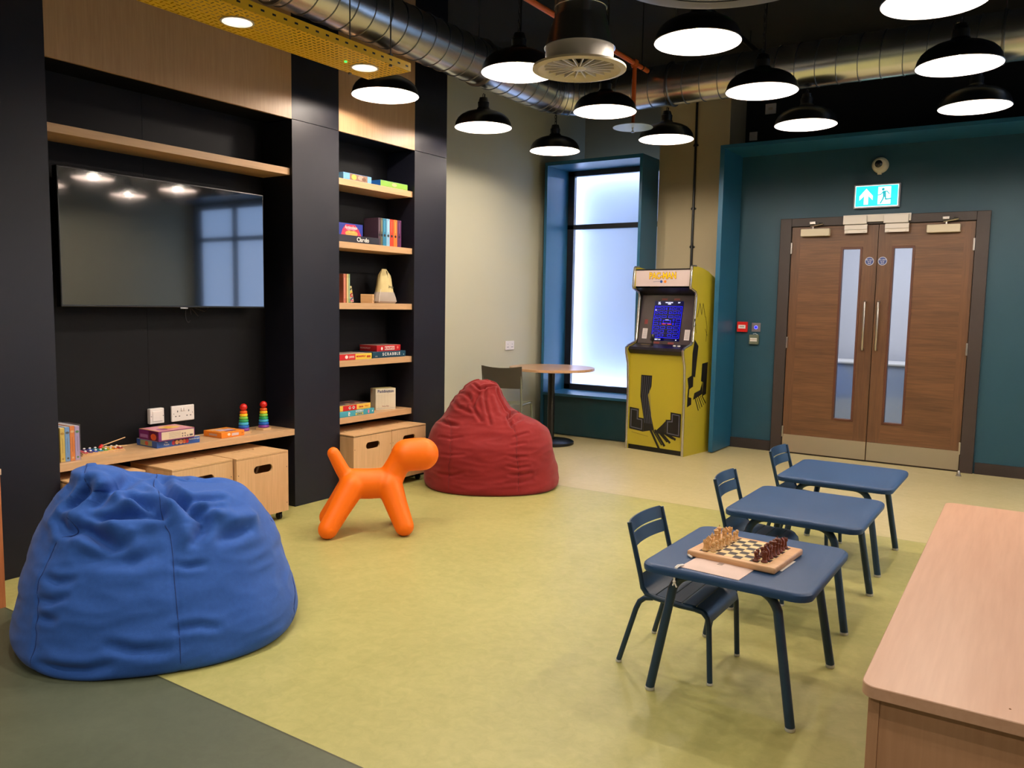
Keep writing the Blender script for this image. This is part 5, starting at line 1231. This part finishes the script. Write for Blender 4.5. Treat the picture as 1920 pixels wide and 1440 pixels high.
BLUE_FOLDS = [
('seam', 0, 0, [(-0.376, 0.04, 0.663), (-0.376, -0.097, 0.644), (-0.373, -0.124, 0.613), (-0.354, -0.144, 0.579), (-0.361, -0.155, 0.56), (-0.398, -0.172, 0.529), (-0.431, -0.183, 0.499), (-0.393, -0.234, 0.473), (-0.397, -0.247, 0.456), (-0.443, -0.231, 0.438), (-0.47, -0.234, 0.407), (-0.494, -0.263, 0.346), (-0.516, -0.292, 0.272), (-0.517, -0.35, 0.186), (-0.522, -0.398, 0.104), (-0.514, -0.409, 0.015)]),
('seam', 0, 0, [(-0.126, 0.091, 0.584), (-0.137, -0.059, 0.585), (-0.127, -0.094, 0.58), (-0.106, -0.242, 0.517), (-0.097, -0.274, 0.489), (-0.092, -0.295, 0.468), (-0.073, -0.326, 0.432), (-0.065, -0.376, 0.374), (-0.061, -0.427, 0.302), (-0.055, -0.476, 0.226), (-0.046, -0.54, 0.113), (-0.044, -0.558, 0.005)]),
('seam', 0, 0, [(0.301, -0.02, 0.42), (0.353, -0.018, 0.294), (0.395, -0.099, 0.154), (0.388, -0.248, 0.088), (0.368, -0.292, 0.026)]),
('c', 0.03, 0.022, [(-0.395, -0.238, 0.468), (-0.35, -0.265, 0.462), (-0.309, -0.3, 0.438), (-0.262, -0.333, 0.413), (-0.23, -0.339, 0.413)]),
('c', 0.028, 0.018, [(-0.43, -0.149, 0.529), (-0.406, -0.152, 0.541), (-0.385, -0.146, 0.557), (-0.365, -0.136, 0.589), (-0.357, -0.127, 0.613)]),
('c', 0.022, 0.016, [(-0.35, -0.224, 0.504), (-0.303, -0.25, 0.494), (-0.249, -0.256, 0.499), (-0.189, -0.257, 0.504), (-0.138, -0.269, 0.494), (-0.098, -0.268, 0.494)]),
('c', 0.026, 0.02, [(-0.131, -0.063, 0.584), (-0.087, -0.163, 0.561), (-0.042, -0.216, 0.532), (0.01, -0.255, 0.494), (0.048, -0.273, 0.468), (0.041, -0.303, 0.438), (0.01, -0.339, 0.407)]),
('c', 0.024, 0.018, [(-0.226, -0.188, 0.554), (-0.186, -0.206, 0.543), (-0.147, -0.232, 0.525), (-0.111, -0.263, 0.499)]),
('c', 0.022, 0.018, [(-0.109, 0.06, 0.582), (-0.086, -0.119, 0.571), (-0.062, -0.196, 0.546), (-0.021, -0.217, 0.529), (0.04, -0.2, 0.529), (0.111, -0.165, 0.529)]),
('c', 0.016, 0.018, [(0.025, -0.245, 0.499), (0.061, -0.24, 0.494), (0.102, -0.216, 0.499)]),
('c', 0.018, 0.022, [(-0.332, -0.195, 0.535), (-0.296, -0.165, 0.566), (-0.245, -0.13, 0.593), (-0.214, -0.056, 0.607)]),
('c', 0.014, 0.026, [(-0.362, -0.325, 0.388), (-0.275, -0.364, 0.374), (-0.195, -0.381, 0.367), (-0.124, -0.373, 0.381)]),
('c', 0.014, 0.022, [(0.109, -0.315, 0.401), (0.156, -0.284, 0.407), (0.209, -0.236, 0.413)]),
('c', 0.02, 0.02, [(-0.461, -0.165, 0.489), (-0.441, -0.206, 0.468), (-0.413, -0.242, 0.45)]),
('c', 0.01, 0.014, [(-0.49, -0.296, 0.309), (-0.446, -0.339, 0.302), (-0.402, -0.363, 0.309)]),
('c', 0.008, 0.012, [(-0.508, -0.323, 0.241), (-0.463, -0.367, 0.241), (-0.418, -0.388, 0.257)]),
('c', 0.008, 0.012, [(-0.509, -0.358, 0.186), (-0.453, -0.409, 0.186)]),
('c', 0.012, 0.016, [(-0.504, -0.436, 0.047), (-0.431, -0.493, 0.039), (-0.347, -0.534, 0.039), (-0.278, -0.551, 0.054)]),
('c', 0.008, 0.014, [(-0.063, -0.523, 0.145), (0.02, -0.514, 0.145), (0.084, -0.509, 0.129)]),
('c', 0.007, 0.012, [(-0.063, -0.397, 0.346), (-0.012, -0.402, 0.331), (0.044, -0.391, 0.331)]),
('c', 0.01, 0.016, [(-0.278, -0.523, 0.121), (-0.198, -0.547, 0.096), (-0.093, -0.554, 0.088)]),
('b', -0.02, 0.03, [(-0.326, -0.128, 0.613), (-0.27, -0.168, 0.566), (-0.214, -0.23, 0.525)]),
('b', -0.016, 0.03, [(-0.259, -0.286, 0.468), (-0.197, -0.304, 0.456), (-0.132, -0.301, 0.462)]),
('b', -0.016, 0.03, [(-0.071, -0.25, 0.509), (-0.035, -0.296, 0.462), (-0.014, -0.331, 0.42)]),
('b', -0.014, 0.035, [(0.082, -0.243, 0.484), (0.158, -0.237, 0.45), (0.227, -0.18, 0.444)]),
]
RED_FOLDS = [
('seam', 0, 0, [(-0.315, -0.11, 0.511), (-0.275, -0.241, 0.452), (-0.273, -0.327, 0.363), (-0.275, -0.376, 0.27), (-0.283, -0.397, 0.141), (-0.266, -0.415, 0.004)]),
('seam', 0, 0, [(0.157, -0.26, 0.478), (0.187, -0.295, 0.443), (0.195, -0.326, 0.408), (0.199, -0.409, 0.284), (0.214, -0.436, 0.187), (0.216, -0.474, 0.032)]),
('c', 0.02, 0.012, [(-0.032, -0.061, 0.736), (-0.036, -0.138, 0.648), (-0.016, -0.204, 0.564), (0.007, -0.273, 0.488)]),
('c', 0.018, 0.012, [(-0.082, -0.107, 0.689), (-0.122, -0.172, 0.602), (-0.087, -0.221, 0.547), (-0.061, -0.254, 0.511)]),
('c', 0.022, 0.012, [(0.059, -0.015, 0.722), (0.092, -0.057, 0.642), (0.128, -0.093, 0.579), (0.158, -0.14, 0.539)]),
('c', 0.022, 0.01, [(-0.122, -0.003, 0.758), (-0.092, -0.058, 0.736), (-0.068, -0.077, 0.722), (-0.025, -0.049, 0.745), (0.023, -0.02, 0.749), (0.068, 0.038, 0.727)]),
('c', 0.024, 0.012, [(0.224, 0.105, 0.528), (0.168, -0.114, 0.543), (0.141, -0.189, 0.524), (0.151, -0.239, 0.493), (0.165, -0.266, 0.472)]),
('c', 0.012, 0.012, [(0.173, -0.242, 0.486), (0.225, -0.152, 0.505), (0.288, 0.129, 0.498)]),
('c', 0.014, 0.014, [(-0.272, 0.058, 0.619), (-0.228, -0.13, 0.591), (-0.186, -0.17, 0.579), (-0.124, -0.207, 0.559)]),
('c', 0.016, 0.014, [(-0.378, -0.012, 0.475), (-0.317, -0.169, 0.475), (-0.231, -0.247, 0.468)]),
('c', 0.01, 0.009, [(0.143, -0.425, 0.277), (0.2, -0.414, 0.27), (0.271, -0.386, 0.27)]),
('c', 0.01, 0.009, [(0.129, -0.449, 0.21), (0.202, -0.437, 0.195), (0.284, -0.403, 0.203)]),
('c', 0.01, 0.009, [(0.149, -0.459, 0.148), (0.219, -0.442, 0.148), (0.31, -0.4, 0.156)]),
('c', 0.01, 0.009, [(0.162, -0.385, 0.349), (0.203, -0.369, 0.356), (0.26, -0.341, 0.363)]),
('c', 0.009, 0.009, [(0.176, -0.336, 0.402), (0.221, -0.313, 0.413), (0.282, -0.272, 0.424)]),
('c', 0.008, 0.009, [(-0.357, -0.242, 0.383), (-0.278, -0.306, 0.383), (-0.194, -0.332, 0.396)]),
('c', 0.008, 0.009, [(-0.334, -0.335, 0.27), (-0.275, -0.376, 0.27), (-0.175, -0.412, 0.284)]),
('c', 0.008, 0.01, [(-0.351, -0.345, 0.133), (-0.265, -0.409, 0.133), (-0.182, -0.441, 0.156)]),
('c', 0.008, 0.01, [(0.115, -0.477, 0.094), (0.225, -0.454, 0.094), (0.317, -0.408, 0.109)]),
('c', 0.01, 0.01, [(-0.236, 0.068, 0.666), (-0.201, -0.028, 0.689), (-0.149, -0.121, 0.654)]),
('c', 0.014, 0.012, [(-0.198, 0.065, 0.706), (-0.151, -0.104, 0.672), (-0.116, -0.168, 0.608)]),
('b', -0.012, 0.02, [(-0.051, -0.134, 0.654), (-0.02, -0.22, 0.547)]),
('b', -0.012, 0.02, [(0.029, -0.099, 0.672), (0.066, -0.177, 0.564)]),]
def densify(pts, step=0.006):
    out = []
    for a, b in zip(pts[:-1], pts[1:]):
        a = np.array(a); b = np.array(b); n = max(1, int(np.linalg.norm(b - a) / step))
        for i in range(n): out.append(a + (b - a) * i / n)
    out.append(np.array(pts[-1])); return np.array(out)
from mathutils import noise as mnoise
def beanbag(label, c, rows, folds, m, mseam, seed, fold_gain):
    c2 = np.array([c[0], c[1]]); v = c2 / np.linalg.norm(c2); ang = math.atan2(-v[0], v[1])
    t = thing('beanbag', label, 'beanbag', (c[0], c[1], 0), ang)
    P = bag_surface(rows); N = bag_normals(P); P0 = P.copy()
    H = P[..., 2].max()
    disp = np.zeros(P.shape[:2])
    flat = P.reshape(-1, 3)
    for nm, dep, sig, pts in folds:
        dep *= fold_gain
        if nm == 'seam': dep, sig = 0.005, 0.008
        D = densify(pts); dm = np.full(len(flat), 9.0)
        near = np.where(np.min(np.abs(flat - D.mean(0)).max(1)) < 9, True, True)
        lo = D.min(0) - 5 * sig; hi = D.max(0) + 5 * sig
        idx = np.where(((flat > lo) & (flat < hi)).all(1))[0]
        if len(idx) == 0: continue
        dd = np.linalg.norm(flat[idx][:, None, :] - D[None], axis=2); j = dd.argmin(1); dmin = dd.min(1)
        taper = np.sin(np.pi * (0.08 + 0.84 * j / max(1, len(D) - 1))) ** 0.6 if nm == 'c' else 1.0
        f = -dep * taper * np.exp(-(dmin / sig) ** 2)
        if nm == 'c': f = f + 0.38 * dep * taper * np.exp(-((dmin - 2.1 * sig) / (1.1 * sig)) ** 2)
        disp.reshape(-1)[idx] += f
    NWr, NTr = disp.shape
    for i in range(NWr):
        for j in range(NTr):
            p = P[i, j]; w = p[2]
            k = min(1.0, w / 0.05)
            q = Vector((p[0] * 3.0 + seed, p[1] * 3.0, w * 5.0))
            d = 0.012 * mnoise.noise(q) + 0.007 * mnoise.noise(q * 2.3) + 0.0035 * (1 - abs(mnoise.noise(Vector((p[0] * 7 + seed, p[1] * 7, w * 22))))*2)
            # gathered pleats toward the tip on the unseen side
            if p[1] > 0.0:
                th = math.atan2(p[1], p[0]); d += 0.012 * math.sin(7 * th + seed) * max(0, (w / H - 0.45)) * 1.5
            disp[i, j] += d * k
    disp[:2] *= 0
    disp[-4:] *= 0.3
    P = P + N * disp[..., None]
    P[..., 2] = np.maximum(P[..., 2], 0.0005)
    P[:2, :, 2] = 0.0005
    NWr, NTr = P.shape[:2]
    verts = [tuple(map(float, q)) for q in P.reshape(-1, 3)]
    faces = [(i * NTr + j, i * NTr + (j + 1) % NTr, (i + 1) * NTr + (j + 1) % NTr, (i + 1) * NTr + j) for i in range(NWr - 1) for j in range(NTr)]
    faces.append(tuple(range(NTr))[::-1]); faces.append(tuple((NWr - 1) * NTr + j for j in range(NTr)))
    me = bpy.data.meshes.new('beanbag_cover'); me.from_pydata(verts, [], faces); me.update()
    for p_ in me.polygons: p_.use_smooth = True
    me.materials.append(m)
    o = bpy.data.objects.new('cover', me); link(o, t)
    fl0 = P0.reshape(-1, 3); fl1 = P.reshape(-1, 3); Nf = N.reshape(-1, 3)
    for nm, dep, sig, pts in folds:
        if nm != 'seam': continue
        D = densify(pts, 0.008)
        # smooth the line
        for _ in range(4): D[1:-1] = (D[:-2] + 2 * D[1:-1] + D[2:]) / 4
        q = []
        for p in D:
            i = np.argmin(((fl0 - p) ** 2).sum(1)); q.append(fl1[i] + Nf[i] * 0.0003)
        q = np.array(q)
        for _ in range(3): q[1:-1] = (q[:-2] + 2 * q[1:-1] + q[2:]) / 4
        q[:, 2] = np.maximum(q[:, 2], 0.003)
        MB().tube([Vector(a) for a in q], 0.0019, 6).build('seam', mseam, t)
    return t
M_BAGB = mat('blue_canvas', (42, 84, 160), 0.85, noise=0.06, nscale=60, bump=0.25, bscale=420, spec=0.25, sheen=0.1)
M_BAGBS = mat('blue_seam', (20, 50, 110), 0.85)
M_BAGR = mat('red_canvas', (124, 27, 27), 0.85, noise=0.05, nscale=60, bump=0.25, bscale=420, spec=0.25, sheen=0.1)
M_BAGRS = mat('red_seam', (90, 18, 20), 0.85)
beanbag('large blue canvas beanbag slumped in left foreground', (-2.93, 2.02), BLUE_ROWS, BLUE_FOLDS, M_BAGB, M_BAGBS, 3.0, 1.6)
beanbag('dark red canvas beanbag beside the orange dog, in front of pale wall', (-3.43, 4.88), [(a * .98, b * .98, c * .98, d * .98 * .88, e * .98 - 0.05) for a, b, c, d, e in RED_ROWS], [(n_, d_, s_, [(a * .98, b * .98 * .88 - .05, c * .98) for a, b, c in p_]) for n_, d_, s_, p_ in RED_FOLDS], M_BAGR, M_BAGRS, 11.0, 0.95)

# ------------------------------------------------------------------ things under the ceiling
def pendant(label, x, y, z=2.6, R=0.207, chain=None):
    t = thing('pendant_lamp', label, 'lamp', (x, y, z), 0, 'black dome pendant lamps')
    o_ = [(R, 0.0), (R + .003, 0.003), (R * 0.99, 0.018), (R * 0.965, 0.038), (R * 0.90, 0.062), (R * 0.79, 0.084), (R * 0.63, 0.102), (R * 0.45, 0.114), (R * 0.31, 0.121), (R * 0.25, 0.128), (R * 0.22, 0.14)]
    i_ = [(a - 0.003, b - (0.002 if k > 2 else 0)) for k, (a, b) in enumerate(o_[:8])]
    m = MB(); m.lathe(o_, (0, 0, 0), 56, cap0=False, cap1=True); m.build('shade', M_BLACK, t)
    m = MB(); m.lathe([(R - .0005, 0.0)] + i_[2:] + [(0.012, 0.116)], (0, 0, 0), 56, cap0=False, cap1=True); m.build('shade_lining', M_SHADEIN, t)
    MB().lathe([(0.045, 0.128), (0.045, 0.138), (0.040, 0.142), (0.042, 0.180), (0.036, 0.186), (0.034, 0.198), (0.030, 0.204), (0.030, 0.212), (0.012, 0.216)], (0, 0, 0), 24).build('lamp_holder', M_BLACK, t)
    MB().sphere((0, 0, 0.083), 0.028, 16).build('bulb', M_BULB, t)
    top = chain if chain else ZC - z - 0.02
    c = MB(); zz = 0.214; k = 0
    while zz + 0.03 < top + 0.01:
        pts = [(0.007 * math.cos(a), 0.0, zz + 0.014 + 0.016 * math.sin(a)) for a in [2 * PI * i / 8 for i in range(9)]]
        if k % 2: pts = [(0, p[0], p[2]) for p in pts]
        c.tube(pts, 0.0022, 5, cap=False); zz += 0.025; k += 1
    c.tube([(0.008, 0.004, 0.213), (0.010, 0.004, top - .01)], 0.003, 6)
    c.build('chain', M_BLACK, t)
    if not chain: MB().lathe([(0.05, ZC - z - 0.03), (0.05, ZC - z - 0.001)], (0, 0, 0), 20).build('ceiling_rose', M_BLACK, t)
    d = bpy.data.lights.new('lamp_light', 'POINT'); d.energy = PEND_W; d.color = WARM; d.shadow_soft_size = 0.03
    lo = bpy.data.objects.new('lamp_light', d); COL.objects.link(lo); lo.parent = t; lo.location = (0, 0, 0.045)
    return t
LX = (-3.553, -2.562, -1.525, -0.497, 0.53, 1.56); LY = (3.88, 4.925, 5.95)
LAB = {(0, 0): 'black dome pendant lamp just under the end of yellow tray', (0, 1): 'black dome pendant lamp in front of pale wall, below the steel duct', (0, 2): 'small black dome pendant lamp just above the frosted window corner',
       (1, 0): 'black dome pendant lamp partly hidden by round cream air diffuser', (1, 1): 'black dome pendant lamp directly below and behind the cream air diffuser', (1, 2): 'black dome pendant lamp half behind the clear sprinkler disc',
       (2, 0): 'large black dome pendant lamp with bulb glare, under the big grey ceiling disc', (2, 1): 'black dome pendant lamp overlapping the steel duct, right of the big lamp with glare', (2, 2): 'black dome pendant lamp above the teal portal\'s left half',
       (3, 0): 'black dome pendant lamp cut off by the top edge of the photo, at right', (3, 1): 'large black dome pendant lamp overlapping the duct near the right edge', (3, 2): 'black dome pendant lamp low on dark wall at right, above the exit sign side'}
for j_, nm_ in enumerate(('near', 'middle', 'far')):
    LAB[(4, j_)] = 'black dome pendant lamp just beyond the right edge, %s row, mirrored in the television' % nm_
    LAB[(5, j_)] = 'black dome pendant lamp far beyond the right edge, %s row' % nm_
protos = {}
for i, x in enumerate(LX):
    for j, y in enumerate(LY):
        short = (i == 0 or j == 2) and (i, j) != (0, 2)      # these hang straight from the duct
        if short not in protos: protos[short] = pendant(LAB[(i, j)], x, y, chain=0.249 if short else None)
        else:
            c = copy_tree(protos[short]); c.location = (x, y, 2.6); c['label'] = LAB[(i, j)]

# spiral ventilation duct: along the left wall, round the corner, along the far wall
DR, DXc, DYc, DZc = 0.150, -3.46, 5.93, 3.00
t = thing('ventilation_duct', 'shiny galvanised spiral duct running along left wall and turning along far wall', 'duct', (DXc, DYc, DZc))
m = MB(); RB = 0.34
path = [(0, -7.5, 0), (0, -4, 0), (0, -2, 0), (0, -RB, 0)]
m.tube(path, DR, 40, cap=False); m.build('straight_section', M_DUCT, t)
m = MB(); m.tube([(RB - RB * math.cos(a), -RB + RB * math.sin(a), 0) for a in [PI / 2 * k / 8 for k in range(9)]], DR, 40, cap=False); m.build('elbow', M_DUCT, t, angle=80)
m = MB(); m.tube([(RB, 0, 0), (2.5, 0, 0), (5.9, 0, 0)], DR, 40, cap=True); m.build('straight_section', M_DUCT, t)
m = MB()
def hoop(c, d, r=0.0032, R=DR + 0.001, tilt=0.10):
    d = Vector(d).normalized(); up = Vector((0, 0, 1)); x = d.cross(up)
    pts = [Vector(c) + x * R * math.cos(a) + up * R * math.sin(a) + d * tilt * 0.5 * math.sin(a) * 0.3 for a in [2 * PI * k / 36 for k in range(37)]]
    m.tube(pts, r, 5, cap=False)
y = -RB - 0.02
while y > -6.5: hoop((0, y, 0), (0, 1, 0)); y -= 0.135
x = RB + 0.06
while x < 5.8: hoop((x, 0, 0), (1, 0, 0)); x += 0.135
for k in range(7):
    a = PI / 2 * (k + .5) / 7; hoop((RB - RB * math.cos(a), -RB + RB * math.sin(a), 0), (math.sin(a), math.cos(a), 0), tilt=0)
m.build('duct_rib', mat('duct_rib', (120, 122, 124), 0.35, metal=1.0), t)
for xx in (0.95, 3.1):
    m = MB(); m.tube([(xx, 0, DR), (xx, 0, ZC - DZc)], 0.004, 6); hoop((xx, 0, 0), (1, 0, 0), 0.009, DR + 0.006, 0); m.build('duct_hanger', M_GALV, t)
for yy in (-1.2, -3.0, -5.0):
    m = MB(); m.tube([(0, yy, DR), (0, yy, ZC - DZc)], 0.004, 6); hoop((0, yy, 0), (0, 1, 0), 0.009, DR + 0.006, 0); m.build('duct_hanger', M_GALV, t)

# round cream diffuser on a duct drop
t = thing('air_diffuser', 'round cream swirl air diffuser under a vertical steel duct drop', 'air vent', (-2.035, 3.625, 2.482))
m = MB(); m.lathe([(0.232, 0.0), (0.232, 0.010), (0.165, 0.022), (0.150, 0.03), (0.150, 0.0305)], (0, 0, 0), 64, cap0=False, cap1=False)
m.lathe([(0.232, 0.0), (0.205, -0.006), (0.195, 0.004), (0.185, 0.006), (0.165, 0.020)], (0, 0, 0), 64, cap0=False, cap1=False)
m.build('flange', M_CREAM, t)
m = MB()
for k in range(20):
    a = 2 * PI * k / 20
    m.box((0.035, -0.003, 0.006), (0.172, 0.003, 0.020), rot=Matrix.Rotation(a, 3, 'Z'), piv=(0, 0, 0.012))
m.lathe([(0.03, 0.0), (0.036, 0.004), (0.036, 0.022), (0.01, 0.024)], (0, 0, 0), 28)
m.build('swirl_blade', M_WHITEM, t)
MB().lathe([(0.168, 0.021), (0.168, 0.10), (0.150, 0.105)], (0, 0, 0), 48, cap0=False).build('plenum_neck', M_WHITEM, t)
MB().lathe([(0.176, 0.10), (0.172, 0.112), (0.130, 0.24), (0.127, 0.25), (0.127, 0.29), (0.131, 0.292), (0.131, 0.30), (0.127, 0.302), (0.127, ZC - 2.482)], (0, 0, 0), 48).build('duct_drop', M_DUCT, t)
MB().lathe([(0.15, 0.03), (0.15, 0.05)], (0, 0, 0), 32).build('inner_baffle', M_INK, t)

# large perforated disc at the top of the frame
t = thing('ceiling_speaker_disc', 'large grey perforated ceiling disc cut off by the top edge', 'ceiling vent', (-1.07, 2.97, 2.56))
MB().lathe([(0.375, 0.0), (0.42, -0.004), (0.453, 0.0), (0.46, 0.012), (0.44, 0.03), (0.30, 0.06), (0.28, 0.10), (0.28, ZC - 2.56)], (0, 0, 0), 72, cap0=False).build('rim', mat('grey_metal_disc', (112, 114, 126), 0.4), t)
m = MB(); m.lathe([(0.377, 0.004), (0.377, 0.010)], (0, 0, 0), 72); m.build('face_plate', mat('grey_metal_face', (150, 152, 160), 0.45), t)
m = MB()
for rr_ in range(8):
    R_ = 0.10 + rr_ * 0.034; n_ = int(2 * PI * R_ / 0.034)
    for k in range(n_):
        a = 2 * PI * k / n_ + rr_ * 0.3; cx_, cy_ = R_ * math.cos(a), R_ * math.sin(a)
        b_ = a + 0.9 * (-1) ** rr_
        m.box((cx_ - 0.011, cy_ - 0.0042, 0.002), (cx_ + 0.011, cy_ + 0.0042, 0.0045), rot=Matrix.Rotation(b_, 3, 'Z'))
m.build('perforation', M_INK, t, False)

# orange sprinkler pipe with clear disc
t = thing('sprinkler_pipe', 'orange sprinkler pipe under black ceiling with a short vertical drop', 'pipe', (-2.63, 5.50, 3.065))
m = MB(); m.tube([(0, -5.5, 0), (0, 0.22, 0)], 0.017, 14); m.build('main_run', M_ORANGEP, t)
m = MB(); m.tube([(0, 0, 0), (0, 0, -0.37)], 0.016, 14); m.lathe([(0.023, -0.03), (0.023, 0.02)], (0, 0, 0), 14); m.tube([(0, 0, -0.37), (0, 0, -0.44)], 0.012, 12); m.build('drop_pipe', M_ORANGEP, t)
m = MB(); m.box((-.022, -.028, -.024), (.022, .028, .024), .008); m.build('tee_fitting', M_ORANGEP, t)
MB().lathe([(0.010, -0.44), (0.008, -0.455), (0.004, -0.47), (0.012, -0.482), (0.012, -0.486)], (0, 0, 0), 14).build('sprinkler_head', M_STEEL, t)
for yy in (-2.6, -1.0, 0.12): MB().tube([(0, yy, 0.02), (0, yy, ZC - 3.065)], 0.003, 6).lathe([(0.020, -.006), (0.020, .006)], (0, yy, 0), 14, 'y').build('pipe_hanger', M_BLACK, t)
t = thing('sprinkler_disc', 'clear round shield disc on the sprinkler drop', 'disc', (-2.63, 5.50, 2.612))
MB().lathe([(0.143, 0), (0.145, 0.002), (0.143, 0.004)], (0, 0, 0), 56).build('disc', mat('pale_disc', (170, 190, 205), 0.25, spec=0.6), t)

# yellow perforated tray with downlights
def perf_yellow():
    m = bpy.data.materials.new('perforated_yellow'); m.use_nodes = True; nt = m.node_tree; b = nt.nodes['Principled BSDF']; L = nt.links.new
    b.inputs['Base Color'].default_value = srgb(255, 202, 10); b.inputs['Roughness'].default_value = 0.4
    tc = nt.nodes.new('ShaderNodeTexCoord'); sp = nt.nodes.new('ShaderNodeSeparateXYZ'); L(tc.outputs['Object'], sp.inputs[0])
    def M(op, a, b_=None, c=None):
        n = nt.nodes.new('ShaderNodeMath'); n.operation = op
        for i, v in enumerate((a, b_, c)):
            if v is None: continue
            if isinstance(v, (int, float)): n.inputs[i].default_value = v
            else: L(v, n.inputs[i])
        return n.outputs[0]
    CX, CY = 0.027, 0.027
    gx = M('DIVIDE', sp.outputs[0], CX); gy = M('DIVIDE', sp.outputs[1], CY)
    fx = M('SUBTRACT', M('FRACT', gx), 0.5); fy = M('SUBTRACT', M('FRACT', gy), 0.5)
    par = M('MODULO', M('ABSOLUTE', M('ADD', M('FLOOR', gx), M('FLOOR', gy))), 2.0)
    s1 = M('MULTIPLY', M('LESS_THAN', M('ABSOLUTE', fx), 0.34), M('LESS_THAN', M('ABSOLUTE', fy), 0.10))
    s2 = M('MULTIPLY', M('LESS_THAN', M('ABSOLUTE', fy), 0.34), M('LESS_THAN', M('ABSOLUTE', fx), 0.10))
    hole = M('ADD', M('MULTIPLY', s1, par), M('MULTIPLY', s2, M('SUBTRACT', 1.0, par)))
    for (cx_, cy_) in ((0.14, -0.91), (0.139, -0.17), (0.14, -1.688), (0.14, -2.438)):
        d_ = M('ADD', M('POWER', M('ABSOLUTE', M('SUBTRACT', sp.outputs[0], cx_)), 2.0), M('POWER', M('ABSOLUTE', M('SUBTRACT', sp.outputs[1], cy_)), 2.0))
        hole = M('MAXIMUM', hole, M('LESS_THAN', d_, 0.0575 ** 2))
    tr = nt.nodes.new('ShaderNodeBsdfTransparent'); mx = nt.nodes.new('ShaderNodeMixShader'); L(hole, mx.inputs[0]); L(b.outputs[0], mx.inputs[1]); L(tr.outputs[0], mx.inputs[2])
    L(mx.outputs[0], nt.nodes['Material Output'].inputs[0]); return m
M_PERF = perf_yellow(); M_YEL = mat('yellow_flange', (240, 188, 12), 0.4)
TX0, TX1, TY0, TY1, TZ_ = -2.990, -2.706, 0.3, 3.138, 2.45
t = thing('lighting_tray', 'yellow perforated lighting tray with two downlights hanging below the duct', 'lighting', (TX0, TY1, TZ_))
wt = TX1 - TX0; lt_ = TY1 - TY0
MB().grid([[(0, -lt_, 0), (0, 0, 0)], [(wt, -lt_, 0), (wt, 0, 0)]]).build('tray_base', M_PERF, t, False)
m = MB().box((0, -lt_, 0.0), (0.0015, 0, 0.04)).box((wt - .0015, -lt_, 0.0), (wt, 0, 0.04)); m.mi = 1; yy = -0.03
while yy > -lt_ + .03:
    m.box((wt - .0022, yy - .009, 0.016), (wt + .0006, yy + .009, 0.024)); yy -= 0.058
m.build('tray_flange', [M_YEL, M_INK], t, False)
for yy in (3.0, 1.75, 0.6):
    m = MB()
    for x_ in (0.008, wt - 0.008): m.tube([(x_, yy - TY1, 0.0), (x_, yy - TY1, ZC - TZ_)], 0.0035, 6); m.lathe([(0.009, -0.008), (0.009, 0.0)], (x_, yy - TY1, 0), 6)
    m.box((0.0, yy - TY1 - .01, 0.041), (wt, yy - TY1 + .01, 0.05))
    m.build('hanging_rod', M_GALV, t, False)
for yy in (2.13, 2.30 - 0.78, 3.1 - 0.24):
    pass
for (x_, y_) in ((-2.85, 2.228), (-2.851, 2.968), (-2.85, 1.45), (-2.85, 0.7)):
    lx, ly = x_ - TX0, y_ - TY1
    m = MB().lathe([(0.067, -0.002), (0.067, -0.005), (0.060, -0.005), (0.058, 0.0)], (lx, ly, 0), 40, cap0=False, cap1=False); m.lathe([(0.0605, -0.003), (0.057, 0.004), (0.048, 0.030), (0.030, 0.045)], (lx, ly, 0), 40, cap0=False, cap1=False)
    dl = m.build('downlight', M_WHITE, t)
    MB().lathe([(0.046, 0.031), (0.020, 0.040)], (lx, ly, 0), 32).build('downlight_lens', mat('downlight_lens', (255, 250, 240), 0.4, emit=(255, 240, 222), estr=9), dl)
    spot('downlight_beam', (lx, ly, 0.018), 40.0, size=2.1, blend=0.5, radius=0.035, parent=t)
MB().lathe([(0.006, -0.004), (0.006, 0.0)], (0.128, -0.287, 0), 10).build('green_led', mat('green_led', (40, 255, 80), .4, emit=(40, 255, 80), estr=3), t)
m = MB()
rng = random.Random(3)
for k in range(8):
    x_ = 0.10 + k * 0.012
    m.tube([(x_, -lt_, 0.012 + rng.random() * .01), (x_ + rng.uniform(-.01, .01), -1.6, 0.016), (x_, -1.2, 0.02), (x_ + .02, -0.98, 0.05), (x_ + 0.03, -0.95, 0.25), (x_ + 0.03, -0.96, ZC - TZ_)], 0.0035, 5)
m.build('cable', mat('grey_cable', (110, 104, 120), 0.5), t)

# small dark fittings on the ceiling
t = thing('ceiling_detector', 'small dark detector with green indicator on black ceiling right of duct', 'detector', (-1.46, 5.06, ZC))
MB().lathe([(0.05, -0.10), (0.055, -0.02), (0.055, -0.001)], (0, 0, 0), 24).build('body', M_BLACK, t); MB().tube([(0.02, -0.045, -0.08), (0.045, -0.045, -0.08)], 0.005, 6).build('green_indicator', mat('green_led', (40, 255, 80), .4), t)
m = MB().tube([(0, -3, 0), (0, 3.2, 0)], 0.02, 10)
t = thing('ceiling_conduit', 'thin dark conduit running under the black ceiling beside orange pipe', 'pipe', (-2.25, 4.5, 3.5)); m.build('tube', M_BLACK, t)
for (yy) in (-1.5, 0.5, 2.4): MB().tube([(0, yy, 0), (0, yy, 0.12)], 0.004, 6).build('clip', M_BLACK, t)
